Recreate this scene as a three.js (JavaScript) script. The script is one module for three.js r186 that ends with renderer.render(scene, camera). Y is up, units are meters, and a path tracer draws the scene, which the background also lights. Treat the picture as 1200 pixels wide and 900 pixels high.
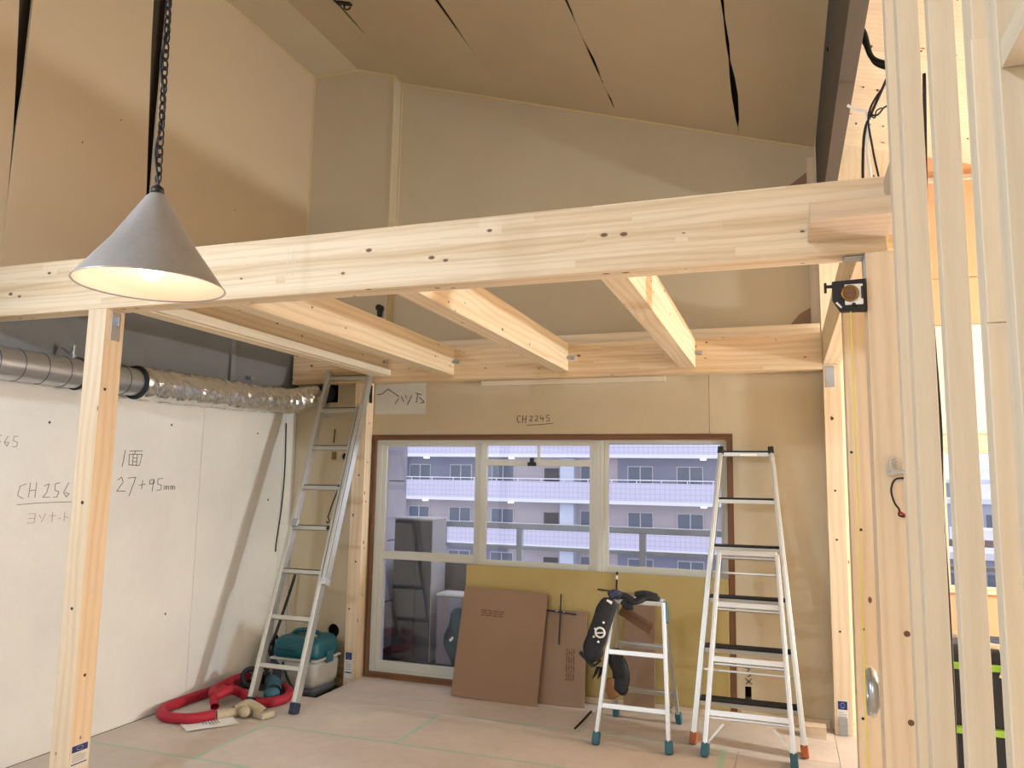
import * as THREE from 'three';
import { RoundedBoxGeometry } from 'three/addons/geometries/RoundedBoxGeometry.js';
import { mergeGeometries } from 'three/addons/utils/BufferGeometryUtils.js';
import { RectAreaLightUniformsLib } from 'three/addons/lights/RectAreaLightUniformsLib.js';

// ------------------------------------------------------------------ camera, sky, exposure
const scene = new THREE.Scene();
const camera = new THREE.PerspectiveCamera(2 * Math.atan(450 / 904.53) * 180 / Math.PI, 4 / 3, 0.05, 400);
{
  const yaw = 19.3678 * Math.PI / 180, pitch = 7.1478 * Math.PI / 180, roll = 0.9902 * Math.PI / 180;
  const fw = new THREE.Vector3(-Math.sin(yaw) * Math.cos(pitch), Math.sin(pitch), -Math.cos(yaw) * Math.cos(pitch));
  const rt = new THREE.Vector3(Math.cos(yaw), 0, -Math.sin(yaw)), up = new THREE.Vector3().crossVectors(rt, fw);
  const r2 = rt.clone().multiplyScalar(Math.cos(roll)).addScaledVector(up, Math.sin(roll));
  const u2 = up.clone().multiplyScalar(Math.cos(roll)).addScaledVector(rt, -Math.sin(roll));
  camera.quaternion.setFromRotationMatrix(new THREE.Matrix4().makeBasis(r2, u2, fw.clone().negate()));
  camera.position.set(3.7289, 1.4764, 5.3438);
}
scene.add(camera);
scene.background = new THREE.Color().setRGB(2.3, 2.4, 2.95);
scene.backgroundIntensity = 1.0;
const renderer = new THREE.WebGLRenderer({ antialias: true });
renderer.toneMapping = THREE.LinearToneMapping;
renderer.toneMappingExposure = 0.55;
renderer.shadowMap.enabled = true;
RectAreaLightUniformsLib.init();
const LAMPS = { pendant: 0.26, work: 74, side: 15, rear: 23 };   // candela: the pendant in view, the unseen lamp next door, unseen lamps left of and behind the camera

// ------------------------------------------------------------------ helpers
let seed = 7;
const rnd = () => { seed = (seed * 1664525 + 1013904223) >>> 0; return seed / 4294967296; };
const V = (x, y, z) => new THREE.Vector3(x, y, z);
const taken = {};
function numbered(name) { const n = taken[name] = (taken[name] ?? -1) + 1; return n ? name + '_' + String(n).padStart(3, '0') : name; }
function clean(g) {
  const o = g.index ? g.toNonIndexed() : g;
  for (const k of Object.keys(o.attributes)) if (!['position', 'normal', 'uv'].includes(k)) o.deleteAttribute(k);
  if (!o.attributes.normal) o.computeVertexNormals();
  if (!o.attributes.uv) o.setAttribute('uv', new THREE.BufferAttribute(new Float32Array(o.attributes.position.count * 2), 2));
  return o;
}
const join = (gs) => Array.isArray(gs) ? (gs.length === 1 ? clean(gs[0]) : mergeGeometries(gs.map(clean))) : clean(gs);
// box-mapped uv in metres; grain runs along the axis g (0 x, 1 y, 2 z)
function boxUV(geo, g = 0, du = rnd() * 7, dv = rnd() * 3) {
  const o = clean(geo), p = o.attributes.position, n = o.attributes.normal, uv = o.attributes.uv;
  for (let t = 0; t < p.count; t += 3) {
    const s = [0, 0, 0];
    for (let k = 0; k < 3; k++) { s[0] += Math.abs(n.getX(t + k)); s[1] += Math.abs(n.getY(t + k)); s[2] += Math.abs(n.getZ(t + k)); }
    const a = s.indexOf(Math.max(...s));
    const u = a === g ? (g + 1) % 3 : g, v = 3 - a - u;
    for (let k = 0; k < 3; k++) {
      const q = [p.getX(t + k), p.getY(t + k), p.getZ(t + k)];
      uv.setXY(t + k, (a === g ? q[u] * 0.12 : q[u]) + du, q[v] + dv + a * 0.37);
    }
  }
  return o;
}
function bx(x0, x1, y0, y1, z0, z1, g = 0, r = 0.0015) {
  const w = x1 - x0, h = y1 - y0, d = z1 - z0, geo = r > 0 ? new RoundedBoxGeometry(w, h, d, 1, Math.min(r, w / 2.01, h / 2.01, d / 2.01)) : new THREE.BoxGeometry(w, h, d);
  geo.translate((x0 + x1) / 2, (y0 + y1) / 2, (z0 + z1) / 2);
  return boxUV(geo, g);
}
// a bar of width w along "side" and height h, from A to B
function bar(A, B, w, h, side = V(1, 0, 0), r = 0.001) {
  const y = B.clone().sub(A), L = y.length(); y.normalize();
  const x = side.clone().addScaledVector(y, -side.dot(y)).normalize(), z = V(0, 0, 0).crossVectors(x, y);
  const geo = boxUV(r > 0 ? new RoundedBoxGeometry(w, L, h, 1, Math.min(r, w / 2.01, h / 2.01)) : new THREE.BoxGeometry(w, L, h), 1);
  return geo.applyMatrix4(new THREE.Matrix4().makeBasis(x, y, z).setPosition(A.clone().add(B).multiplyScalar(0.5)));
}
function rod(A, B, r, seg = 12, r2 = r) {
  const d = B.clone().sub(A), geo = new THREE.CylinderGeometry(r2, r, d.length(), seg);
  return geo.applyMatrix4(new THREE.Matrix4().compose(A.clone().add(B).multiplyScalar(0.5), new THREE.Quaternion().setFromUnitVectors(V(0, 1, 0), d.normalize()), V(1, 1, 1)));
}
const tube = (pts, r, n = pts.length * 8, seg = 8, closed = false) => new THREE.TubeGeometry(new THREE.CatmullRomCurve3(pts.map((p) => p.isVector3 ? p : V(...p)), closed, 'centripetal'), n, r, seg, closed);
function lathe(pts, seg = 40) { return new THREE.LatheGeometry(pts.map(([x, y]) => new THREE.Vector2(x, y)), seg); }
function tag(o, label, category, group) { o.userData = { label, category, kind: 'thing' }; if (group) o.userData.group = group; return o; }
function shadows(m) { m.castShadow = true; m.receiveShadow = true; return m; }
function thing(name, label, category, [x, y, z], group) {
  const o = new THREE.Group(); o.name = numbered(name); o.position.set(x, y, z); scene.add(o);
  return tag(o, label, category, group);
}
// a thing that is itself one mesh (geometry in world coordinates), standing at its base point
function solid(name, geos, mat, label, category, [x, y, z], group) {
  const m = shadows(new THREE.Mesh(join(geos).translate(-x, -y, -z), mat)); m.name = numbered(name); m.position.set(x, y, z); scene.add(m);
  return tag(m, label, category, group);
}
// a part, geometry given in world coordinates of an unturned thing
function part(parent, name, geos, mat, label) {
  const geo = join(geos); let o = parent;
  while (o && o !== scene) { geo.translate(-o.position.x, -o.position.y, -o.position.z); o = o.parent; }
  const m = shadows(new THREE.Mesh(geo, mat)); m.name = name; parent.add(m);
  if (label) m.userData.label = label;
  return m;
}
const each = (parent, name, list, mat) => list.map((g) => part(parent, name, [g], mat));
function struct(name) { const o = new THREE.Group(); o.name = name; o.userData.kind = 'structure'; scene.add(o); return o; }

// ------------------------------------------------------------------ procedural textures
function hash(x, y, s) { let h = (x * 374761393 + y * 668265263 + s * 1442695041) | 0; h = Math.imul(h ^ (h >>> 13), 1274126177); return ((h ^ (h >>> 16)) >>> 0) / 4294967296; }
function vnoise(x, y, s, px, py) {   // tiling value noise of period px, py
  const xi = Math.floor(x), yi = Math.floor(y), fx = x - xi, fy = y - yi, m = (a, n) => ((a % n) + n) % n;
  const u = fx * fx * (3 - 2 * fx), v = fy * fy * (3 - 2 * fy);
  const a = hash(m(xi, px), m(yi, py), s), b = hash(m(xi + 1, px), m(yi, py), s), c = hash(m(xi, px), m(yi + 1, py), s), d = hash(m(xi + 1, px), m(yi + 1, py), s);
  return a + (b - a) * u + (c - a) * v + (a - b - c + d) * u * v;
}
function dataTex(w, h, W, H, f, srgb = true) {   // f(i,j) -> [r,g,b] 0..255 ; the picture covers W x H metres
  const d = new Uint8Array(w * h * 4);
  for (let j = 0; j < h; j++) for (let i = 0; i < w; i++) { const c = f(i / w, j / h), k = (j * w + i) * 4; for (let q = 0; q < 3; q++) d[k + q] = Math.max(0, Math.min(255, c[q])); d[k + 3] = 255; }
  const t = new THREE.DataTexture(d, w, h); t.magFilter = THREE.LinearFilter; t.minFilter = THREE.LinearMipmapLinearFilter; t.generateMipmaps = true;
  t.wrapS = t.wrapT = THREE.RepeatWrapping; t.repeat.set(1 / W, 1 / H); if (srgb) t.colorSpace = THREE.SRGBColorSpace; t.needsUpdate = true;
  return t;
}
const mixc = (a, b, t) => a.map((x, k) => x + (b[k] - x) * t);
function woodTex({ light, dark, knots = 14, lamella = 0, contrast = 1, s = 1, W = 2.2, H = 0.5, w = 1024, h = 256 }) {
  const K = []; const keep = seed; seed = s * 977 + 13;
  for (let k = 0; k < knots; k++) K.push([rnd() * W, rnd() * H, 0.0022 + rnd() * 0.0042, rnd()]);
  const cuts = {};
  for (let r = 0; r < 40; r++) cuts[r] = [rnd() * W, rnd() * W].sort((a, b) => a - b);
  seed = keep;
  return dataTex(w, h, W, H, (a, b) => {
    const x = a * W, y = b * H; let warp = 0, knot = 0;
    let row = 0, piece = 0, edge = 0;
    if (lamella) { row = Math.floor(y / lamella); piece = x < cuts[row % 40][0] || x >= cuts[row % 40][1] ? 0 : 1; const q = y / lamella - row; edge = q < 0.035 || q > 0.975 ? 1 : 0; }
    for (const [kx, ky, kr] of K) {
      let dx = Math.abs(x - kx); dx = Math.min(dx, W - dx); let dy = y - ky; if (dy > H / 2) dy -= H; if (dy < -H / 2) dy += H;
      if (lamella && Math.floor(ky / lamella) !== row) continue;
      const d = Math.hypot(dx * 0.55, dy);
      warp += Math.sign(dy || 1) * kr * 1.6 * Math.exp(-((dx / (kr * 7)) ** 2) - ((dy / (kr * 4)) ** 2));
      if (d < kr * 1.5) knot = Math.max(knot, Math.min(1, (kr * 1.5 - d) / (kr * 0.6)));
    }
    const sh = lamella ? row * 31 + piece * 17 : 0;
    const n1 = vnoise(a * 5, b * 6, s + sh, 5, 6), n2 = vnoise(a * 12, b * 40, s + 5 + sh, 12, 40), fine = vnoise(a * 60, b * 256, s + 9, 60, 256);
    const ring = (y - warp + 0.035 * n1 + 0.004 * n2) * (lamella ? 210 : 150) + sh * 1.7;
    let g = 0.5 + 0.5 * Math.sin(ring); g = Math.pow(g, 2.2) * contrast;
    let t = 0.1 + 0.55 * g + 0.22 * (n2 - 0.5) + 0.25 * (fine - 0.5) + 0.3 * (n1 - 0.5);
    if (lamella) t += (hash(row, piece, s) - 0.5) * 0.75;
    let c = mixc(light, dark, Math.max(-0.1, Math.min(1.1, t)));
    if (edge) c = mixc(c, dark, 0.35);
    if (knot) c = mixc(c, [92, 58, 34], knot * 0.85);
    return c;
  });
}
function blotchTex({ base, to, s = 1, W = 2, H = 2, w = 512, amount = 1, scales = [3, 9, 40, 160], weights = [0.5, 0.3, 0.15, 0.12] }) {
  return dataTex(w, w, W, H, (a, b) => {
    let t = 0; scales.forEach((q, k) => { t += weights[k] * (vnoise(a * q, b * q, s + k * 3, q, q) - 0.5) * 2; });
    return mixc(base, to, 0.5 + 0.5 * t * amount);
  });
}
function bumpTex(s, W, scale, w = 256) { return dataTex(w, w, W, W, (a, b) => { const v = 255 * (0.6 * vnoise(a * scale, b * scale, s, scale, scale) + 0.4 * vnoise(a * scale * 3, b * scale * 3, s + 1, scale * 3, scale * 3)); return [v, v, v]; }, false); }
function canvasTex(w, h, draw) { const c = document.createElement('canvas'); c.width = w; c.height = h; draw(c.getContext('2d'), w, h); const t = new THREE.CanvasTexture(c); t.colorSpace = THREE.SRGBColorSpace; return t; }

// ------------------------------------------------------------------ materials
const S = (o) => new THREE.MeshStandardMaterial(o), hex = (h, rough = 0.7, metal = 0, more = {}) => S({ color: h, roughness: rough, metalness: metal, ...more });
const M = {
  lam: S({ map: woodTex({ light: [230, 211, 180], dark: [208, 180, 140], lamella: 0.031, knots: 22, s: 3, contrast: 0.8 }), roughness: 0.62 }),
  lamBack: S({ map: woodTex({ light: [229, 203, 164], dark: [208, 172, 128], lamella: 0.034, knots: 30, s: 8, contrast: 0.8 }), roughness: 0.62 }),
  joist: S({ map: woodTex({ light: [232, 213, 180], dark: [212, 184, 144], knots: 16, s: 5, contrast: 0.9 }), roughness: 0.62 }),
  post: S({ map: woodTex({ light: [230, 210, 180], dark: [212, 186, 150], knots: 9, s: 11, contrast: 0.75 }), roughness: 0.6 }),
  stud: S({ map: woodTex({ light: [222, 210, 186], dark: [208, 192, 164], knots: 3, s: 17, contrast: 0.5 }), roughness: 0.7 }),
  rough: S({ map: woodTex({ light: [214, 194, 168], dark: [186, 160, 130], knots: 2, s: 23, contrast: 0.5 }), roughness: 0.8 }),
  plyRoof: S({ map: woodTex({ light: [244, 226, 196], dark: [222, 192, 150], knots: 40, s: 29, contrast: 0.4, W: 1.8, H: 1.8, w: 512, h: 512 }), roughness: 0.8 }),
  peach: S({ map: blotchTex({ base: [226, 166, 120], to: [234, 180, 138], s: 31 }), roughness: 0.85 }),
  cream: S({ map: blotchTex({ base: [240, 226, 200], to: [248, 238, 216], s: 32 }), roughness: 0.85 }),
  gypsum: S({ map: blotchTex({ base: [203, 202, 194], to: [222, 221, 213], s: 41, W: 1.9, H: 1.9 }), roughness: 0.9, bumpMap: bumpTex(42, 0.4, 40), bumpScale: 0.0004 }),
  paper: S({ map: blotchTex({ base: [185, 168, 137], to: [199, 184, 155], s: 43, W: 2.6, H: 2.6, amount: 0.8 }), roughness: 0.9, bumpMap: bumpTex(44, 0.4, 60), bumpScale: 0.0003 }),
  paperLeft: S({ map: blotchTex({ base: [200, 176, 146], to: [206, 188, 152], s: 45, W: 3.2, H: 3.2 }), roughness: 0.9, bumpMap: bumpTex(44, 0.4, 60), bumpScale: 0.0003 }),
  paperLow: S({ map: blotchTex({ base: [195, 180, 151], to: [209, 196, 169], s: 47, W: 2, H: 2 }), roughness: 0.9, bumpMap: bumpTex(44, 0.4, 60), bumpScale: 0.0004 }),
  trim: hex(0xd0b88a, 0.85),
  concrete: S({ map: blotchTex({ base: [112, 113, 112], to: [130, 131, 129], s: 51 }), roughness: 0.9 }),
  darkVoid: hex(0x1c1814, 0.95), cavity: hex(0x4a4034, 0.95),
  steel: S({ map: blotchTex({ base: [56, 60, 66], to: [72, 74, 78], s: 53 }), roughness: 0.6, metalness: 0.2 }),
  steelBrown: S({ map: blotchTex({ base: [72, 64, 54], to: [90, 80, 68], s: 54 }), roughness: 0.7 }),
  floor: S({ map: blotchTex({ base: [184, 170, 156], to: [214, 202, 190], s: 57, W: 2.4, H: 2.4, amount: 0.9, scales: [4, 11, 50, 200], weights: [0.4, 0.35, 0.2, 0.15] }), roughness: 0.75, bumpMap: bumpTex(58, 0.5, 50), bumpScale: 0.0004 }),
  subfloor: S({ map: blotchTex({ base: [74, 66, 58], to: [98, 88, 76], s: 59 }), roughness: 0.9 }),
  tape: hex(0xa3bfa6, 0.6),
  alu: hex(0xc9cac4, 0.38, 0.75),
  aluBright: hex(0xcfd0ce, 0.42, 0.65),
  sash: hex(0xc6c6bb, 0.5, 0.15),
  casing: S({ map: woodTex({ light: [118, 78, 46], dark: [88, 56, 32], knots: 0, s: 61 }), roughness: 0.5 }),
  glass: new THREE.MeshPhysicalMaterial({ color: 0xffffff, roughness: 0.0, transmission: 1, thickness: 0, ior: 1.5 }),
  galv: S({ map: blotchTex({ base: [170, 174, 176], to: [200, 202, 204], s: 63, W: 0.5, H: 0.5 }), roughness: 0.3, metalness: 0.85 }),
  foil: S({ color: 0xd8d6d0, roughness: 0.2, metalness: 0.85 }),
  shade: S({ map: blotchTex({ base: [150, 147, 144], to: [188, 186, 184], s: 65, W: 0.5, H: 0.5 }), roughness: 0.38, metalness: 0.45 }),
  shadeIn: hex(0xe2b8a0, 0.6),
  black: hex(0x141414, 0.6), blackRubber: hex(0x1b1c20, 0.75), navy: hex(0x1d2740, 0.6),
  iron: hex(0x2b2826, 0.5, 0.6),
  zinc: hex(0xaeb4ba, 0.4, 0.8),
  card: S({ map: blotchTex({ base: [138, 110, 86], to: [150, 122, 98], s: 67, W: 1, H: 1, amount: 0.8 }), roughness: 0.9 }),
  cardDark: S({ map: blotchTex({ base: [136, 110, 88], to: [148, 122, 100], s: 68, W: 1, H: 1, amount: 0.8 }), roughness: 0.9 }),
  cardInk: hex(0x6a4c36, 0.9),
  yellowBoard: S({ map: blotchTex({ base: [172, 150, 92], to: [184, 164, 108], s: 71, W: 1.2, H: 1.2 }), roughness: 0.85 }),
  teal: hex(0x0d5a66, 0.42), tealDark: hex(0x0b4450, 0.5), greyPlastic: hex(0xb6b6b2, 0.5), beigePlastic: hex(0xb3a58c, 0.55),
  redHose: hex(0xa3162c, 0.6), bluefoot: hex(0x2d6070, 0.6), orangefoot: hex(0xa65a2c, 0.6),
  white: hex(0xf0efe9, 0.7), ink: hex(0x3c3833, 0.9), pencil: hex(0x8a867e, 0.9), redPencil: hex(0xb59a90, 0.9),
  leather: hex(0x8a6440, 0.7), toolWood: S({ map: woodTex({ light: [122, 86, 56], dark: [92, 60, 36], knots: 0, s: 73 }), roughness: 0.6 }),
  brass: hex(0x8a6a36, 0.35, 0.8), yellowLine: hex(0xe6dc5a, 0.6),
  bldWallLit: hex(0xc6bdc0, 0.9), bldWallShaded: hex(0x8e93a8, 0.9), bldSlab: hex(0xf2f2f6, 0.85), bldGlass: hex(0x5c6c80, 0.15), bldFrame: hex(0xdad8da, 0.6), bldDoor: hex(0x46424a, 0.7), bldFin: hex(0xd6dcea, 0.8),  // block wall tones: one painted as warmly lit, a darker one as shaded
  bldParapet: S({ map: dataTex(128, 128, 1.2, 1.2, (a, b) => { const gx = (a * 4) % 1, gy = (b * 4) % 1; const l = gx < 0.09 || gy < 0.09; return l ? [186, 184, 204] : [216, 212, 228]; }), roughness: 0.8 }),
  parapet: hex(0x54565f, 0.9), rail: hex(0xb0b8c2, 0.5, 0.1), balconyFloor: hex(0x44464c, 0.9), pillar: S({ map: blotchTex({ base: [176, 172, 180], to: [204, 200, 206], s: 77 }), roughness: 0.85 }),
  cabinet: hex(0x55575c, 0.6), cabinetSide: hex(0xbfc0c4, 0.6), tarp: hex(0x20242c, 0.55), lime: hex(0x9cd048, 0.6), city1: hex(0x9aa0ac, 0.9), city2: hex(0xb8bcc6, 0.9), city3: hex(0x7c8494, 0.9), cityTree: hex(0x3a463c, 0.95),
};

// ------------------------------------------------------------------ the room shell
{ // floor: sheets of board on battens, one sheet missing in the corner
  const f = struct('floor');
  part(f, 'subfloor', [bx(-0.2, 8.7, -0.16, -0.09, -0.05, 9.2, 0, 0)], M.subfloor);
  const rows = [0.012]; for (let k = 0; k < 15; k++) rows.push(0.64 + 0.606 * k);
  for (let k = 0; k + 1 < rows.length; k++) {
    const z0 = rows[k], z1 = rows[k + 1], off = k % 2 ? 1.63 : 0.765, xs = [0.004];
    for (let x = k === 0 ? 0.713 : off - 1.82; x < 3.94; x += 1.82) if (x > 0.05) xs.push(x);
    xs.push(3.978);
    for (let i = 0; i + 1 < xs.length; i++) {
      if (k === 0 && i === 0) continue;                       // the open corner where the vacuum cleaner stands
      part(f, 'floor_sheet', [bx(xs[i] + 0.0012, xs[i + 1] - 0.0012, -0.028, 0, z0 + 0.0012, z1 - 0.0012, 0, 0.001)], M.floor);
    }
  }
  // battens under the sheets, seen in the open corner and at the right edge
  for (const [a, b, c, d] of [[0.0, 3.97, 0.655, 0.70], [0.73, 0.775, 0.02, 0.64], [3.5, 3.545, 0.02, 0.64]]) part(f, 'batten', [bx(a, b, -0.09, -0.029, c, d, 0)], M.rough);
  part(f, 'floor_next_room', [bx(3.98, 8.7, -0.09, -0.004, 0.01, 9.2, 0, 0)], M.floor);
  // pale green tape over some of the joints
  for (const [a, b, c, d] of [[1.74, 3.4, 0.634, 0.650], [0.72, 2.75, 1.237, 1.255], [1.62, 1.642, 0.66, 1.235], [0.757, 0.777, 1.26, 1.85], [0.74, 1.7, 0.40, 0.412], [3.36, 3.392, 0.655, 1.2], [2.575, 2.595, 1.26, 1.85], [0.05, 1.7, 1.845, 1.863]])
    part(f, 'joint_tape', [bx(a, b, 0.0002, 0.0008, c, d, 0, 0)], M.tape);
}
{ // left wall
  const w = struct('wall_left');
  part(w, 'wall_core', [bx(-0.24, -0.06, -0.16, 5.3, -0.3, 9.2, 2, 0)], M.cavity);
  const seams = [0.0, 0.16, 1.07, 1.98, 2.89, 3.8, 4.71, 5.62, 6.53, 7.44, 8.35, 9.2];
  for (let i = 0; i + 1 < seams.length; i++) part(w, 'wall_panel', [bx(-0.06, 0, i ? 0.0 : -0.09, 2.03, seams[i] + 0.0012, seams[i + 1] - 0.0012, 2, 0.002)], M.gypsum);
  part(w, 'concrete_band', [bx(-0.06, -0.025, 2.03, 2.50, 0, 9.2, 2, 0)], M.concrete);
  part(w, 'concrete_rib', [bx(-0.03, 0.0, 2.03, 2.5, 0.78, 0.83, 2, 0.003)], M.concrete);
  // upper boards: seams that have sprung open towards the top
  const board = (lo, hi) => {   // lo and hi: [y, z] edges, bottom to top
    const s = new THREE.Shape(); s.moveTo(-lo[0][1], lo[0][0]);
    for (const [y, z] of hi) s.lineTo(-z, y);
    for (const [y, z] of [...lo].reverse()) s.lineTo(-z, y);
    const g = new THREE.ExtrudeGeometry(s, { depth: 0.014, bevelEnabled: true, bevelSize: 0.0015, bevelThickness: 0.0015, bevelSegments: 1 });
    g.rotateY(Math.PI / 2).translate(-0.0155, 0, 0);
    return boxUV(g, 2);
  };
  const Y0 = 2.49, Y1 = 4.9;
  part(w, 'wall_board', [board([[Y0, 0], [Y1, 0]], [[Y0, 1.683], [3.26, 1.676], [3.66, 1.676], [4.2, 1.668], [Y1, 1.655]])], M.paperLeft);
  part(w, 'wall_board', [board([[Y0, 1.689], [3.2, 1.712], [3.66, 1.738], [4.2, 1.768], [Y1, 1.79]], [[Y0, 2.602], [2.93, 2.598], [3.25, 2.59], [3.5, 2.576], [4.0, 2.572], [Y1, 2.56]])], M.paperLeft);
  part(w, 'wall_board', [board([[Y0, 2.605], [2.93, 2.604], [3.25, 2.61], [3.5, 2.622], [4.0, 2.652], [Y1, 2.68]], [[Y0, 5.3], [Y1, 5.3]])], M.paperLeft);
  part(w, 'wall_board', [board([[Y0, 5.305], [Y1, 5.305]], [[Y0, 9.2], [Y1, 9.2]])], M.paperLeft);
  for (const [y, z] of [[3.6, 1.95], [3.35, 2.2], [2.85, 1.2], [3.4, 0.9]]) part(w, 'screw_head', [rod(V(0.0, y, z), V(0.003, y, z), 0.004, 8)], M.iron);
  for (const [y, z] of [[1.746, 2.244], [1.797, 1.363], [1.797, 0.489], [1.30, 0.32], [0.6, 1.3], [0.12, 1.9]]) each(w, 'screw_hole', [rod(V(0.0, y, z), V(0.0012, y, z), 0.0075, 10)], M.ink);
}
function holeShape(pts, holes) {
  const s = new THREE.Shape(pts.map(([x, y]) => new THREE.Vector2(x, y)));
  for (const h of holes) {
    const p = new THREE.Path();
    if (h.length === 3) p.absarc(h[0], h[1], h[2], 0, Math.PI * 2, true);
    else { p.moveTo(h[0], h[2]); p.lineTo(h[0], h[3]); p.lineTo(h[1], h[3]); p.lineTo(h[1], h[2]); p.closePath(); }
    s.holes.push(p);
  }
  return s;
}
const slab = (s, z0, z1) => boxUV(new THREE.ExtrudeGeometry(s, { depth: z1 - z0, bevelEnabled: false, curveSegments: 20 }).translate(0, 0, z0), 0);
{ // back wall
  const w = struct('wall_back');
  part(w, 'corner_panel', [slab(holeShape([[0, -0.09], [0.70, -0.09], [0.70, 2.45], [0, 2.45]], [[0.46, 1.644, 0.028], [0.425, 0.308, 0.052], [0.2, 0.375, 2.075, 2.235]]), -0.02, 0)], M.paperLow);
  part(w, 'corner_cavity', [bx(0, 0.70, -0.09, 2.45, -0.20, -0.16, 0, 0), bx(-0.05, 0, -0.09, 2.45, -0.2, -0.02, 0, 0)], M.darkVoid);
  part(w, 'wall_panel', [slab(holeShape([[0.70, 1.81], [3.265, 1.81], [3.265, 2.45], [0.70, 2.45]], []), -0.09, 0)], M.paperLow);
  part(w, 'wall_panel', [slab(holeShape([[3.412, 0.0], [3.985, 0.0], [3.985, 2.45], [3.2675, 2.45], [3.2675, 1.81], [3.412, 1.81]], [[3.462, 3.502, 0.115, 0.20]]), -0.09, 0)], M.paperLow);
  part(w, 'outlet_cavity', [bx(3.44, 3.53, 0.1, 0.22, -0.12, -0.092, 0, 0)], M.darkVoid);
  part(w, 'outer_skin', [bx(-0.3, 0.70, -0.2, 5.3, -0.30, -0.21, 0, 0), bx(3.42, 3.985, -0.2, 5.3, -0.30, -0.2, 0, 0), bx(0.70, 3.42, 1.83, 5.3, -0.30, -0.2, 0, 0)], M.pillar);
  part(w, 'pale_patch', [bx(0.715, 1.15, 1.975, 2.214, 0.0, 0.0025, 0, 0.001)], M.gypsum, 'pale square of board with black handwriting');
  part(w, 'access_panel', [bx(0.395, 0.575, 2.06, 2.235, 0.0, 0.008, 0, 0.002)], M.paper);
  part(w, 'furring_strip', [bx(0.78, 3.98, 2.452, 2.535, -0.125, 0.0, 0)], M.joist);
  part(w, 'pilaster', [bx(-0.01, 0.775, 2.45, 4.95, -0.2, 0.0, 1, 0.002)], M.paper);
  part(w, 'edge_strip', [bx(3.93, 3.985, 2.54, 3.72, -0.13, -0.112, 1)], M.rough);
  const torn = (pts, z) => part(w, 'torn_paper', [slab(holeShape(pts, []), z, z + 0.004)], M.card);
  torn([[3.64, 3.42], [3.76, 3.5], [3.93, 3.62], [3.93, 3.3], [3.7, 3.3]], -0.13); torn([[3.80, 2.56], [3.86, 2.63], [3.93, 2.67], [3.93, 2.54], [3.82, 2.54]], -0.13);
  part(w, 'upper_panel', [bx(0.775, 3.99, 2.45, 4.95, -0.2, -0.13, 1, 0)], M.paper);
  const bb = struct('baseboard_back');
  part(bb, 'base_strip', [bx(3.44, 3.96, -0.02, 0.05, 0.0, 0.018, 0)], M.rough);
  each(bb, 'base_strip', [bx(0.0, 0.59, -0.09, -0.03, 0.0, 0.018, 0), bx(0.44, 0.585, 0.0, 0.06, 0.0, 0.03, 0)], M.rough);
}
const roofY = (x) => 4.894 - 0.31 * (x - 0.428);
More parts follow.
